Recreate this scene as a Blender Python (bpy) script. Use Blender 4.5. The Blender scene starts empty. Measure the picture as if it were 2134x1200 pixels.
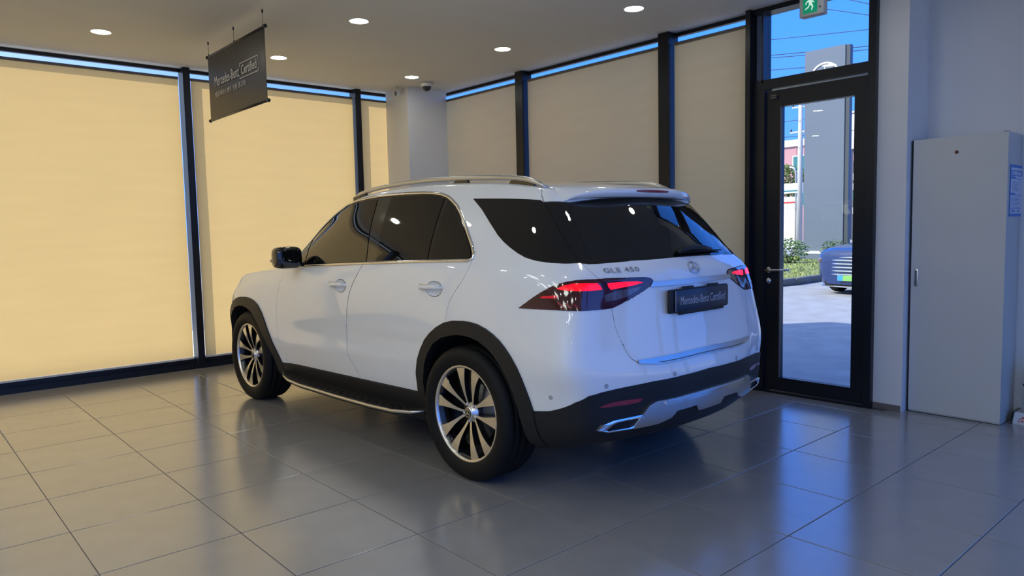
import bpy, bmesh, math, random
import numpy as np
from mathutils import Vector, Matrix
from mathutils.bvhtree import BVHTree

S = bpy.context.scene
COL = S.collection
# ------------------------------------------------------------------ camera
cam_d = bpy.data.cameras.new('camera'); cam = bpy.data.objects.new('camera', cam_d); COL.objects.link(cam)
cam_d.sensor_width = 36; cam_d.lens = 25.531; cam_d.clip_start = .05; cam_d.clip_end = 800
_yaw, _pitch, _roll = .84960482, -.07952811, -.02155498
_f = Vector((math.cos(_pitch)*math.cos(_yaw), math.cos(_pitch)*math.sin(_yaw), math.sin(_pitch)))
_r = _f.cross(Vector((0, 0, 1))).normalized(); _u = _r.cross(_f)
_r2 = _r*math.cos(_roll)+_u*math.sin(_roll); _u2 = -_r*math.sin(_roll)+_u*math.cos(_roll)
_M = Matrix((_r2, _u2, -_f)).transposed().to_4x4(); _M.translation = Vector((0, 0, 1.435))
cam.matrix_world = _M
S.camera = cam
# ------------------------------------------------------------------ sky, sun, exposure
world = bpy.data.worlds.new('sky'); S.world = world; world.use_nodes = True
nt = world.node_tree; nt.nodes.clear()
wo = nt.nodes.new('ShaderNodeOutputWorld'); bg = nt.nodes.new('ShaderNodeBackground')
tc = nt.nodes.new('ShaderNodeTexCoord'); sx = nt.nodes.new('ShaderNodeSeparateXYZ'); cr = nt.nodes.new('ShaderNodeValToRGB')
nt.links.new(tc.outputs['Generated'], sx.inputs[0]); nt.links.new(sx.outputs[2], cr.inputs[0])
# the sky pales towards the sun
_sd = (-.80*math.cos(math.radians(42)), .60*math.cos(math.radians(42)), math.sin(math.radians(42)))
dp = nt.nodes.new('ShaderNodeVectorMath'); dp.operation = 'DOT_PRODUCT'; dp.inputs[1].default_value = _sd; nt.links.new(tc.outputs['Generated'], dp.inputs[0])
mpr = nt.nodes.new('ShaderNodeMapRange'); mpr.interpolation_type = 'SMOOTHSTEP'; mpr.inputs['From Min'].default_value = .05; mpr.inputs['From Max'].default_value = .95; nt.links.new(dp.outputs['Value'], mpr.inputs['Value'])
mxc = nt.nodes.new('ShaderNodeMix'); mxc.data_type = 'RGBA'; mxc.inputs[7].default_value = (1.05, 1.25, 1.5, 1)
nt.links.new(mpr.outputs[0], mxc.inputs[0]); nt.links.new(cr.outputs[0], mxc.inputs[6]); nt.links.new(mxc.outputs[2], bg.inputs[0]); nt.links.new(bg.outputs[0], wo.inputs[0])
e = cr.color_ramp.elements
e[0].position = 0.0; e[0].color = (.21, .60, 2.0, 1)
e[1].position = 0.30; e[1].color = (.088, .445, 1.85, 1)
e2 = e.new(1.0); e2.color = (.095, .46, 1.75, 1)
bg.inputs[1].default_value = SKY = 1.12
SUN_DIR = Vector((.80*math.cos(math.radians(42)), -.60*math.cos(math.radians(42)), -math.sin(math.radians(42))))
sun_d = bpy.data.lights.new('sun', 'SUN'); sun_d.energy = 7.0; sun_d.angle = math.radians(.8); sun_d.color = (1, .92, .80)
sun = bpy.data.objects.new('sun', sun_d); COL.objects.link(sun); sun.location = (-20, 20, 25)
sun.rotation_euler = SUN_DIR.to_track_quat('-Z', 'Y').to_euler()
S.view_settings.view_transform = 'Standard'; S.view_settings.look = 'None'
S.view_settings.gamma = 1; S.view_settings.exposure = 0.0; S.view_settings.use_curve_mapping = False
S.cycles.use_denoising = True; S.cycles.max_bounces = 10; S.cycles.diffuse_bounces = 5; S.cycles.transparent_max_bounces = 16
S.cycles.sample_clamp_indirect = 8; S.cycles.caustics_reflective = False; S.cycles.caustics_refractive = False
random.seed(7)
LAMP = 40.0      # radiance of the downlight lenses

# ------------------------------------------------------------------ materials
MATS = {}
def mat(name, col=(.5, .5, .5), rough=.5, metal=0., coat=0., var=.04, scale=14., bump=0., bscale=60., emit=0., ecol=None, spec=.5, coat_r=.03, objvar=0.):
    """principled material with a procedural colour variation and optional fine relief"""
    m = bpy.data.materials.new(name); m.use_nodes = True; n = m.node_tree
    b = n.nodes['Principled BSDF']
    b.inputs['Roughness'].default_value = rough; b.inputs['Metallic'].default_value = metal
    b.inputs['Coat Weight'].default_value = coat; b.inputs['Coat Roughness'].default_value = coat_r
    b.inputs['Specular IOR Level'].default_value = spec
    t = n.nodes.new('ShaderNodeTexCoord'); z = n.nodes.new('ShaderNodeTexNoise'); z.inputs['Scale'].default_value = scale; z.inputs['Detail'].default_value = 4
    n.links.new(t.outputs['Object'], z.inputs['Vector'])
    r = n.nodes.new('ShaderNodeValToRGB')
    r.color_ramp.elements[0].position = .3; r.color_ramp.elements[1].position = .7
    r.color_ramp.elements[0].color = (*[c*(1-var) for c in col], 1); r.color_ramp.elements[1].color = (*[min(1, c*(1+var)) for c in col], 1)
    n.links.new(z.outputs['Fac'], r.inputs[0])
    last = r.outputs[0]
    if objvar:
        oi = n.nodes.new('ShaderNodeObjectInfo'); hs = n.nodes.new('ShaderNodeHueSaturation'); mr = n.nodes.new('ShaderNodeMapRange')
        mr.inputs['To Min'].default_value = 1-objvar; mr.inputs['To Max'].default_value = 1+objvar
        n.links.new(oi.outputs['Random'], mr.inputs['Value']); n.links.new(mr.outputs[0], hs.inputs['Value']); n.links.new(last, hs.inputs['Color']); last = hs.outputs[0]
    n.links.new(last, b.inputs['Base Color'])
    if bump:
        z2 = n.nodes.new('ShaderNodeTexNoise'); z2.inputs['Scale'].default_value = bscale; z2.inputs['Detail'].default_value = 3
        n.links.new(t.outputs['Object'], z2.inputs['Vector'])
        bp = n.nodes.new('ShaderNodeBump'); bp.inputs['Strength'].default_value = bump; bp.inputs['Distance'].default_value = .01
        n.links.new(z2.outputs['Fac'], bp.inputs['Height']); n.links.new(bp.outputs[0], b.inputs['Normal'])
    if emit:
        b.inputs['Emission Color'].default_value = (*(ecol or col), 1); b.inputs['Emission Strength'].default_value = emit
    MATS[name] = m
    return m

def thin_glass(name, tint=(.93, .96, .97), refl=1.0):
    m = bpy.data.materials.new(name); m.use_nodes = True; n = m.node_tree; n.nodes.clear()
    o = n.nodes.new('ShaderNodeOutputMaterial'); mx = n.nodes.new('ShaderNodeMixShader'); tr = n.nodes.new('ShaderNodeBsdfTransparent'); gl = n.nodes.new('ShaderNodeBsdfGlossy')
    fr = n.nodes.new('ShaderNodeFresnel'); fr.inputs[0].default_value = 1.5
    ml = n.nodes.new('ShaderNodeMath'); ml.operation = 'MULTIPLY'; ml.inputs[1].default_value = refl
    tr.inputs[0].default_value = (*tint, 1); gl.inputs['Roughness'].default_value = .0
    geo = n.nodes.new('ShaderNodeNewGeometry'); inv = n.nodes.new('ShaderNodeMath'); inv.operation = 'SUBTRACT'; inv.inputs[0].default_value = 1.0; ml2 = n.nodes.new('ShaderNodeMath'); ml2.operation = 'MULTIPLY'
    n.links.new(geo.outputs['Backfacing'], inv.inputs[1]); n.links.new(fr.outputs[0], ml2.inputs[0]); n.links.new(inv.outputs[0], ml2.inputs[1])   # reflect once, at the outer face
    n.links.new(ml2.outputs[0], ml.inputs[0]); n.links.new(ml.outputs[0], mx.inputs[0]); n.links.new(tr.outputs[0], mx.inputs[1]); n.links.new(gl.outputs[0], mx.inputs[2]); n.links.new(mx.outputs[0], o.inputs[0])
    MATS[name] = m
    return m

def blind_fabric(name, tcol, dcol):
    """woven roller-blind cloth: lets daylight through and scatters it"""
    m = bpy.data.materials.new(name); m.use_nodes = True; n = m.node_tree; n.nodes.clear()
    o = n.nodes.new('ShaderNodeOutputMaterial'); ad = n.nodes.new('ShaderNodeAddShader'); tl = n.nodes.new('ShaderNodeBsdfTranslucent'); df = n.nodes.new('ShaderNodeBsdfDiffuse')
    t = n.nodes.new('ShaderNodeTexCoord'); z = n.nodes.new('ShaderNodeTexNoise'); z.inputs['Scale'].default_value = 1.3; z.inputs['Detail'].default_value = 5
    mp = n.nodes.new('ShaderNodeMapping'); mp.inputs['Scale'].default_value = (1, 1, 9)
    n.links.new(t.outputs['Object'], mp.inputs[0]); n.links.new(mp.outputs[0], z.inputs['Vector'])
    for sh, c in ((tl, tcol), (df, dcol)):
        r = n.nodes.new('ShaderNodeValToRGB'); r.color_ramp.elements[0].position = .3; r.color_ramp.elements[1].position = .7
        r.color_ramp.elements[0].color = (*[x*.98 for x in c], 1); r.color_ramp.elements[1].color = (*[x*1.02 for x in c], 1)
        n.links.new(z.outputs['Fac'], r.inputs[0]); n.links.new(r.outputs[0], sh.inputs[0])
    w = n.nodes.new('ShaderNodeTexWave'); w.bands_direction = 'Z'; w.inputs['Scale'].default_value = 140; w.inputs['Distortion'].default_value = 1.5
    n.links.new(t.outputs['Object'], w.inputs['Vector'])
    bp = n.nodes.new('ShaderNodeBump'); bp.inputs['Strength'].default_value = .08; bp.inputs['Distance'].default_value = .002
    n.links.new(w.outputs['Fac'], bp.inputs['Height']); n.links.new(bp.outputs[0], df.inputs['Normal'])
    n.links.new(tl.outputs[0], ad.inputs[0]); n.links.new(df.outputs[0], ad.inputs[1]); n.links.new(ad.outputs[0], o.inputs[0])
    MATS[name] = m
    return m

mat('wall_paint', (.74, .74, .73), .6, var=.015, scale=3, bump=.02, bscale=200)
mat('ceiling_paint', (.66, .655, .64), .75, var=.015, scale=2)
mat('floor_tile', (.285, .275, .26), .20, var=.05, scale=5, bump=.006, bscale=160, objvar=.03, spec=1.0, coat=.55, coat_r=.18)
mat('grout', (.13, .125, .12), .8, var=.1)
mat('black_alu', (.009, .011, .016), .34, var=.08, spec=.32)
mat('grey_alu', (.30, .33, .37), .4, metal=.4)
mat('infill_alu', (.20, .25, .36), .4, var=.05)
mat('bar_grey', (.12, .11, .10), .5)
thin_glass('pane_glass', (.90, .93, .95))
blind_fabric('blind_cloth', (.405, .280, .118), (.47, .305, .120))
mat('cabinet_white', (.60, .60, .56), .35, var=.015, scale=2)
mat('base_trim', (.16, .14, .12), .5)
mat('banner_black', (.016, .0145, .0145), .34, var=.06, spec=.42)
mat('print_white', (.55, .54, .52), .5)
mat('print_grey', (.30, .29, .28), .5)
mat('lamp_trim', (.75, .73, .68), .4)
mat('lamp_lens', (1, .95, .8), .4, emit=LAMP, ecol=(.97, .985, .90))
mat('panel_lens', (1, 1, 1), .4, emit=9.0, ecol=(.94, 1.0, .93))
mat('device_white', (.62, .60, .56), .4)
mat('device_dark', (.015, .015, .017), .12)
mat('sign_green', (.0, .22, .11), .4, emit=.35, ecol=(.0, .42, .22))
mat('sign_white', (.7, .9, .8), .4, emit=.55, ecol=(.55, .85, .70))
mat('sign_grey', (.42, .43, .43), .45)
mat('poster_blue', (.05, .22, .62), .4)
mat('poster_white', (.70, .74, .82), .45)
mat('poster_text', (.22, .33, .58), .5)
mat('red_print', (.55, .04, .03), .5)
mat('steel', (.62, .62, .62), .25, metal=1.)
mat('ext_white', (.62, .64, .64), .35)
# car
mat('paint_white', (.87, .875, .865), .32, coat=1.0, var=.004, coat_r=.02)
mat('car_glass', (.005, .0048, .0045), .03, var=.05, spec=.8)
mat('gloss_black', (.006, .006, .007), .10, var=.1, coat=.6)
mat('trim_plastic', (.014, .014, .015), .50, spec=.32, var=.12, scale=60, bump=.05, bscale=400)
mat('rubber', (.007, .007, .0075), .62, spec=.22, var=.12, scale=40, bump=.06, bscale=180)
mat('seal_black', (.004, .004, .004), .9)
mat('chrome', (.80, .80, .80), .16, metal=1., var=.02)
mat('satin_silver', (.62, .61, .60), .32, metal=1., var=.03)
mat('machined', (.72, .71, .70), .24, metal=1., var=.03)
mat('wheel_black', (.006, .006, .007), .25, var=.1, coat=.4)
mat('disc_steel', (.13, .13, .13), .4, metal=1.)
mat('lens_red', (.055, .0025, .005), .08, coat=1., var=.2, scale=25)
mat('light_bar', (.3, .0, .005), .2, coat=.3, emit=1.3, ecol=(1.0, .0, .012))
mat('light_dim', (.25, .0, .01), .15, coat=1., emit=.35, ecol=(1.0, .0, .02))
mat('lens_clear', (.16, .12, .14), .08, coat=1., var=.3, scale=40, metal=.3)
mat('sensor_grey', (.42, .43, .43), .35, coat=.5)
mat('reflector_red', (.28, .005, .012), .18, coat=.6)
mat('plate_navy', (.010, .018, .045), .28, var=.05)
mat('plate_print', (.42, .44, .50), .5)
# outdoors
mat('asphalt', (.31, .31, .325), .85, var=.12, scale=2.5, bump=.25, bscale=90)
mat('pavement', (.78, .75, .70), .8, var=.06, scale=2)
mat('road_paint', (.70, .70, .68), .7)
mat('kerb_stone', (.15, .15, .14), .8, var=.15, scale=8)
mat('grass_soil', (.20, .22, .07), .9, var=.2, scale=3)
mat('grass_blade', (.30, .36, .09), .7, var=.25, scale=2)
mat('leaf_green', (.10, .19, .035), .6, var=.35, scale=5)
mat('leaf_dark', (.07, .13, .035), .6, var=.35, scale=5)
mat('bark', (.10, .075, .05), .85, var=.25)
mat('pylon_grey', (.135, .165, .215), .38, var=.02, scale=1)
mat('pylon_edge', (.06, .07, .08), .4)
mat('white_trim', (.78, .78, .76), .5)
mat('pole_concrete', (.50, .49, .46), .7)
mat('cable_black', (.02, .02, .025), .6)
mat('pink_wall', (.52, .28, .30), .8, var=.05)
mat('cream_wall', (.62, .58, .52), .8)
mat('teal_glass', (.05, .20, .22), .2)
mat('shop_dark', (.07, .09, .10), .6)
mat('yellow_paint', (.75, .55, .05), .5)
mat('blue_paint', (.008, .028, .125), .25, coat=.7, var=.02)
mat('plate_green', (.22, .48, .12), .5)
mat('plate_blue', (.05, .30, .60), .5)

# ------------------------------------------------------------------ mesh helpers
def V(*a): return Vector(a)
class MB:
    """collects shapes and links them as ONE mesh object"""
    def __init__(s): s.v = []; s.f = []; s.sm = []
    def add(s, vs, fs, smooth=False):
        o = len(s.v); s.v += [tuple(p) for p in vs]; s.f += [[i+o for i in q] for q in fs]; s.sm += [smooth]*len(fs); return s
    def box(s, c, d, rz=0., M=None):
        x, y, z = d[0]/2, d[1]/2, d[2]/2
        R = Matrix.Rotation(rz, 3, 'Z') if M is None else M
        vs = [Vector(c)+R@Vector((a*x, b*y, g*z)) for g in (-1, 1) for b in (-1, 1) for a in (-1, 1)]
        return s.add(vs, [(0, 2, 3, 1), (4, 5, 7, 6), (0, 1, 5, 4), (2, 6, 7, 3), (0, 4, 6, 2), (1, 3, 7, 5)])
    def bb(s, x0, x1, y0, y1, z0, z1): return s.box(((x0+x1)/2, (y0+y1)/2, (z0+z1)/2), (abs(x1-x0), abs(y1-y0), abs(z1-z0)))
    def rbox(s, c, d, bev=.01, seg=2, R=None):
        bm = bmesh.new(); bmesh.ops.create_cube(bm, size=1)
        for v in bm.verts: v.co = Vector((v.co.x*d[0], v.co.y*d[1], v.co.z*d[2]))
        bmesh.ops.bevel(bm, geom=bm.edges[:]+bm.verts[:], offset=bev, segments=seg, profile=.5, affect='EDGES')
        R = R or Matrix.Identity(3); bm.verts.index_update()
        vs = [Vector(c)+R@v.co for v in bm.verts]; fs = [[v.index for v in f.verts] for f in bm.faces]; bm.free()
        return s.add(vs, fs, True)
    def tube(s, pts, r, n=10, closed=False, cap=True, sq=None):
        pts = [Vector(p) for p in pts]; N = len(pts); rr = r if isinstance(r, (list, tuple)) else [r]*N
        vs = []; up = Vector((0, 0, 1))
        for i, p in enumerate(pts):
            a = pts[(i-1) % N] if (closed or i > 0) else p; b = pts[(i+1) % N] if (closed or i < N-1) else p
            t = (b-a).normalized()
            x = t.cross(up)
            if x.length < 1e-3: x = t.cross(Vector((1, 0, 0)))
            x.normalize(); y = x.cross(t)
            for k in range(n):
                th = 2*math.pi*k/n; cx, cy = math.cos(th), math.sin(th)
                vs.append(p+(x*cx*(sq[0] if sq else 1)+y*cy*(sq[1] if sq else 1))*rr[i])
        fs = []
        M_ = N if closed else N-1
        for i in range(M_):
            for k in range(n):
                a = i*n+k; b = i*n+(k+1) % n; j = ((i+1) % N)*n
                fs.append((a, b, j+(k+1) % n, j+k))
        if cap and not closed:
            fs.append(tuple(range(n-1, -1, -1))); fs.append(tuple((N-1)*n+k for k in range(n)))
        return s.add(vs, fs, True)
    def super(s, c, d, e=.55, n=36, m=20):
        """rounded box (superellipsoid)"""
        pw = lambda t: math.copysign(abs(t)**e, t); vs = []
        for j in range(m+1):
            a = -math.pi/2+math.pi*j/m
            for k in range(n):
                b = 2*math.pi*k/n; vs.append(Vector(c)+Vector((pw(math.cos(a))*pw(math.cos(b))*d[0]/2, pw(math.cos(a))*pw(math.sin(b))*d[1]/2, pw(math.sin(a))*d[2]/2)))
        return s.add(vs, [(j*n+k, j*n+(k+1) % n, (j+1)*n+(k+1) % n, (j+1)*n+k) for j in range(m) for k in range(n)], True)
    def lathe(s, prof, n=48, axis='y', c=(0, 0, 0), smooth=True):
        """prof: (radius, position along axis)"""
        vs = []; c = Vector(c)
        for r, h in prof:
            for k in range(n):
                a = 2*math.pi*k/n; x, y = r*math.cos(a), r*math.sin(a)
                vs.append(c+(Vector((x, h, y)) if axis == 'y' else Vector((x, y, h)) if axis == 'z' else Vector((h, x, y))))
        fs = []
        for i in range(len(prof)-1):
            for k in range(n): fs.append((i*n+k, i*n+(k+1) % n, (i+1)*n+(k+1) % n, (i+1)*n+k))
        return s.add(vs, fs, smooth)
    def prism(s, poly, fn, d0, d1, smooth=False):
        """2D polygon extruded; fn(x, y, d) -> point"""
        n = len(poly); vs = [fn(x, y, d0) for x, y in poly]+[fn(x, y, d1) for x, y in poly]
        fs = [tuple(range(n-1, -1, -1)), tuple(range(n, 2*n))]+[(i, (i+1) % n, n+(i+1) % n, n+i) for i in range(n)]
        return s.add(vs, fs, smooth)
    def build(s, name, m, parent=None, loc=None, recalc=True, bevel=0):
        me = bpy.data.meshes.new(name); me.from_pydata(s.v, [], s.f)
        if recalc or bevel:
            bm = bmesh.new(); bm.from_mesh(me)
            bmesh.ops.recalc_face_normals(bm, faces=bm.faces[:])
            bm.to_mesh(me); bm.free()
        me.polygons.foreach_set('use_smooth', s.sm[:len(me.polygons)] if len(s.sm) == len(me.polygons) else [False]*len(me.polygons))
        me.update()
        return link(name, me, m, parent, loc)
def link(name, me, m, parent=None, loc=None):
    o = bpy.data.objects.new(name, me); COL.objects.link(o)
    if m is not None:
        me.materials.clear(); me.materials.append(MATS[m] if isinstance(m, str) else m)
    if parent is not None: o.parent = parent
    if loc is not None: o.location = loc
    return o
def tag(o, label=None, cat=None, group=None, kind=None):
    if label: o['label'] = label
    if cat: o['category'] = cat
    if group: o['group'] = group
    if kind: o['kind'] = kind
    return o
def empty(name, loc=(0, 0, 0), rz=0.):
    o = bpy.data.objects.new(name, None); COL.objects.link(o); o.location = loc; o.rotation_euler = (0, 0, rz); o.empty_display_size = .1
    return o
def thing(name, label, cat, loc=(0, 0, 0), rz=0., group=None): return tag(empty(name, loc, rz), label, cat, group)
def dup(o, parent=None, name=None):
    c = o.copy(); COL.objects.link(c); c.parent = parent
    if name: c.name = name
    for ch in [x for x in o.children]: dup(ch, c)
    return c
def lettering(txt, size=1., extrude=.0, spacing=1.0, bold=0.):
    """flat lettering as (verts, faces) in its own x/y plane; bold = stroke weight added"""
    cu = bpy.data.curves.new('lettering', 'FONT'); cu.body = txt; cu.size = size; cu.extrude = extrude; cu.resolution_u = 3; cu.space_character = spacing; cu.offset = bold
    o = bpy.data.objects.new('lettering', cu); COL.objects.link(o)
    dg = bpy.context.evaluated_depsgraph_get(); dg.update()
    me = bpy.data.meshes.new_from_object(o.evaluated_get(dg))
    vs = [v.co.copy() for v in me.vertices]; fs = [list(p.vertices) for p in me.polygons]
    bpy.data.objects.remove(o); bpy.data.meshes.remove(me); bpy.data.curves.remove(cu)
    return vs, fs
def fit(vs, w=None, h=None):
    """scale lettering to a width and height, lower left corner at the origin"""
    x0 = min(v.x for v in vs); x1 = max(v.x for v in vs); y0 = min(v.y for v in vs); y1 = max(v.y for v in vs)
    kx = w/(x1-x0) if w else 1; ky = h/(y1-y0) if h else kx
    return [Vector(((v.x-x0)*kx, (v.y-y0)*ky, v.z)) for v in vs]
def star_ring(R, ring, n=40, arm=.16):
    """three-pointed star in a ring, flat polygons around the origin (x, y)"""
    vs = []; fs = []
    for k in range(n):
        a = 2*math.pi*k/n; vs += [Vector((math.cos(a)*R, math.sin(a)*R, 0)), Vector((math.cos(a)*(R-ring), math.sin(a)*(R-ring), 0))]
    for k in range(n): j = (k+1) % n; fs.append((2*k, 2*j, 2*j+1, 2*k+1))
    o = len(vs); c = []
    for k in range(3):
        a = math.pi/2+2*math.pi*k/3
        c.append(Vector((math.cos(a)*(R-ring*.5), math.sin(a)*(R-ring*.5), 0)))
        a2 = a+math.pi/3; c.append(Vector((math.cos(a2)*R*arm, math.sin(a2)*R*arm, 0)))
    vs.append(Vector((0, 0, 0))); vs += c
    for k in range(6): fs.append((o, o+1+k, o+1+(k+1) % 6))
    return vs, fs
def raise_flat(vs, fs, d):
    """give flat polygons a thickness d along z"""
    n = len(vs); from collections import Counter
    ec = Counter(); 
    for f in fs:
        for a, b in zip(f, list(f[1:])+[f[0]]): ec[(a, b)] += 1
    side = [(a, b, b+n, a+n) for (a, b) in ec if (b, a) not in ec]
    return list(vs)+[v+Vector((0, 0, d)) for v in vs], [tuple(reversed(f)) for f in fs]+[tuple(i+n for i in f) for f in fs]+side
# ================================================================== THE ROOM
CZ = 3.23; WX = 5.79; WY = 8.30; XL = -4.2; YB = -3.4; YF = -1.30; XR = 6.15
# ---- floor: grout bed with porcelain tiles of 0.612 m
fl = MB().bb(XL, XR+.05, YB, WY+.06, -.12, -.004).build('floor', 'grout'); tag(fl, kind='structure')
PX, PY, OX, OY = .6120, .6115, .640, 1.005
def tile_mesh(w, h):
    b = .0025; g = .0022
    x, y = w/2-g, h/2-g
    vs = [(-x, -y, -.004), (x, -y, -.004), (x, y, -.004), (-x, y, -.004), (-x, -y, -.001), (x, -y, -.001), (x, y, -.001), (-x, y, -.001), (-x+b, -y+b, 0), (x-b, -y+b, 0), (x-b, y-b, 0), (-x+b, y-b, 0)]
    fs = [(8, 9, 10, 11)]+[(4+i, 4+(i+1) % 4, 8+(i+1) % 4, 8+i) for i in range(4)]+[(i, (i+1) % 4, 4+(i+1) % 4, 4+i) for i in range(4)]
    return vs, fs
tile_cache = {}
rest = MB()
for i in range(-9, 11):
    for j in range(-11, 13):
        x0, x1 = OX+i*PX, OX+(i+1)*PX; y0, y1 = OY+j*PY, OY+(j+1)*PY
        x0, x1 = max(x0, XL), min(x1, XR); y0, y1 = max(y0, YB), min(y1, WY-.10)
        if x1-x0 < .02 or y1-y0 < .02: continue
        if x0 >= WX-.1 and y0 > 1.9: continue
        if y1 > 2.3 and x1 > WX-.09: x1 = WX-.09
        if x1-x0 < .02: continue
        w, h = round(x1-x0, 4), round(y1-y0, 4); c = ((x0+x1)/2, (y0+y1)/2, 0)
        vs, fs = tile_mesh(w, h)
        if -3 <= i and -3 <= j:
            if (w, h) not in tile_cache:
                me = bpy.data.meshes.new('tile'); me.from_pydata(vs, [], fs); me.materials.append(MATS['floor_tile']); tile_cache[(w, h)] = me
            o = bpy.data.objects.new('tile', tile_cache[(w, h)]); COL.objects.link(o); o.parent = fl; o.location = c
        else:
            rest.add([Vector(p)+Vector(c) for p in vs], fs)
tag(rest.build('tile_field', 'floor_tile', fl, recalc=False), kind='stuff')
# ---- ceiling; unseen roof block above, its overhang shaped for the shadow outdoors
cp = [(XL-.2, YB-.2), (1.65, YB-.2), (1.65, YF-.06), (XR+.2, YF-.06), (XR+.2, 2.2), (5.80, 2.2), (5.80, WY+.01), (XL-.2, WY+.01)]
tag(MB().prism(cp, lambda x, y, d: V(x, y, d), CZ, CZ+.35).build('ceiling', 'ceiling_paint'), kind='structure')
rp = [(XL-.4, YB-.4), (1.7, YB-.4), (1.7, YF-.15), (7.0, YF-.15), (6.55, 2.0), (5.95, 4.4), (5.95, WY+.15), (XL-.4, WY+.15)]
rb = MB().prism(rp, lambda x, y, d: V(x, y, d), 4.9, 5.25).prism([(XL-.4, YB-.4), (1.7, YB-.4), (1.7, YF-.1), (XR+.2, YF-.1), (XR+.2, 2.2), (5.92, 2.2), (5.92, WY+.15), (XL-.4, WY+.15)], lambda x, y, d: V(x, y, d), CZ+.35, 4.9).build('roof', 'grey_alu'); tag(rb, kind='structure')

# ---- glazed wall at the far left (window_1), along y = WY
def glazing(name, axis, at, posts, a0, a1, sill=.11, glass_off=.0, deep=(-.14, .04), head=3.19, kind='structure'):
    """post-and-glass wall: posts are (from, to) along the wall; one pane per bay"""
    w = empty(name); tag(w, kind=kind)
    def bx(s0, s1, d0, d1, z0, z1):
        m = MB()
        if axis == 'x': m.bb(s0, s1, at+d0, at+d1, z0, z1)
        else: m.bb(at+d0, at+d1, s0, s1, z0, z1)
        return m
    bx(a0, a1, deep[0]+.02, deep[1], 0, .055).build('sill_frame', 'black_alu', w)
    bx(a0, a1, deep[0]+.06, deep[1], .055, sill).build('sill_rail', 'black_alu', w)
    bx(a0, a1, -.03, .012, head+.005, CZ).build('head_frame', 'black_alu', w)
    for p0, p1 in posts: bx(p0, p1, deep[0] if deep[0] < -.1 else -.005, .005 if deep[0] < -.1 else deep[1], sill*.5, CZ-.001).build('mullion', 'black_alu', w)
    ed = [a0]+[x for p in posts for x in p]+[a1]
    for k in range(0, len(ed), 2):
        if ed[k+1]-ed[k] > .05: bx(ed[k], ed[k+1], -.004, .004, sill-.01, head+.01).build('pane', 'pane_glass', w)
    return w
glazing('window_1', 'x', WY, [(-3.53, -3.46), (-1.50, -1.43), (.475, .545), (2.600, 2.672), (4.648, 4.725)], XL, WX+.04)
glazing('window_2', 'y', WX, [(4.165, 4.285), (6.180, 6.300)], 3.37, WY+.04)
def blind(axis, at, s0, s1, label, side=1, z0=.108, z1=3.106, parent=None, seed=0, slack=.004):
    rnd = random.Random(seed)
    root = thing('roller_blind', label, 'blind', (s0 if axis == 'x' else at, at if axis == 'x' else s0, z0), 0, 'roller blinds on the glass walls') if parent is None else parent
    off = Vector(root.location)
    nx, nz = 26, 44; vs = []; ph = [rnd.uniform(0, 6) for _ in range(6)]
    for j in range(nz+1):
        for i in range(nx+1):
            a = i/nx; b = j/nz; s = s0+(s1-s0)*a; z = z0+.02+(z1-z0-.02)*b
            d = slack*(math.sin(7*a+ph[0]+2.2*b)+.7*math.sin(13*a-5*b+ph[1])+.6*math.sin(3*b*3+ph[2]+2*a))*(1-.75*b)*math.sin(math.pi*min(1, max(0, b*1.15)))
            d += .0025*math.exp(-((a+b*.6-1.0)/.05)**2)*(1-b)
            vs.append(Vector((s, at+d, z) if axis == 'x' else (at+d, s, z))-off)
    fs = [(j*(nx+1)+i, j*(nx+1)+i+1, (j+1)*(nx+1)+i+1, (j+1)*(nx+1)+i) for j in range(nz) for i in range(nx)]
    m = MB(); m.add(vs, fs, True); m.build('cloth' if parent is None else 'blind_cloth', 'blind_cloth', root, recalc=False)
    def bar(name, za, zb, t, mm):
        q = MB()
        if axis == 'x': q.bb(s0-off.x, s1-off.x, at-t-off.y, at+t-off.y, za-off.z, zb-off.z)
        else: q.bb(at-t-off.x, at+t-off.x, s0-off.y, s1-off.y, za-off.z, zb-off.z)
        q.build(name, mm, root)
    bar('bottom_bar', z0, z0+.018, .006, 'device_white'); bar('top_rail', z1-.004, z1+.022, .010, 'bar_grey')
    return root
BY = WY-.095
blind('x', BY, .58, 2.562, 'tall peach roller blind on the left, lit by the sun', seed=1)
blind('x', BY, 2.690, 4.628, 'tall peach roller blind behind the hanging black banner', seed=2)
blind('x', BY, 4.742, 5.70, 'narrow strip of peach roller blind left of the square column', seed=3)
BX = WX-.085
blind('y', BX, 6.318, 8.18, 'tan roller blind right of the square column', seed=4, slack=.002)
blind('y', BX, 4.300, 6.146, 'middle tan roller blind, between the two dark mullions behind the car roof', seed=5, slack=.002)
blind('y', BX, 3.385, 4.140, 'tan roller blind next to the glass door', seed=6, slack=.002)
# the bays left of the picture
tag(MB().bb(XL-.15, XL, 2.6, WY, 0, CZ).build('wall_left', 'wall_paint'), kind='structure')
glazing('window_3', 'y', XL, [(-1.90, -1.81), (-.40, -.31), (1.10, 1.19), (2.51, 2.60)], YB, 2.6, deep=(-.04, .14))  # unseen glazing added to bring blue daylight in from the left
cn = empty('canopy'); tag(cn, kind='structure')  # unseen slab on posts, added to keep the sun off that glazing
MB().bb(-9.9, XL-.42, YB-1, 5.8, 5.0, 5.25).build('canopy_slab', 'grey_alu', cn)
for y in (-4.0, .5, 5.2): MB().bb(-9.5, -9.2, y, y+.3, -.03, 5.0).build('canopy_post', 'grey_alu', cn)
w1x = bpy.data.objects['window_1']
for k, (a, b) in enumerate([(-4.15, -3.56), (-3.43, -1.53), (-1.40, .455)]): blind('x', BY, a, b, '', parent=w1x, seed=40+k)
# ---- square column in the corner
tag(MB().bb(5.105, 5.70, 7.69, 8.19, 0, CZ).build('column', 'wall_paint'), kind='structure')
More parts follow.
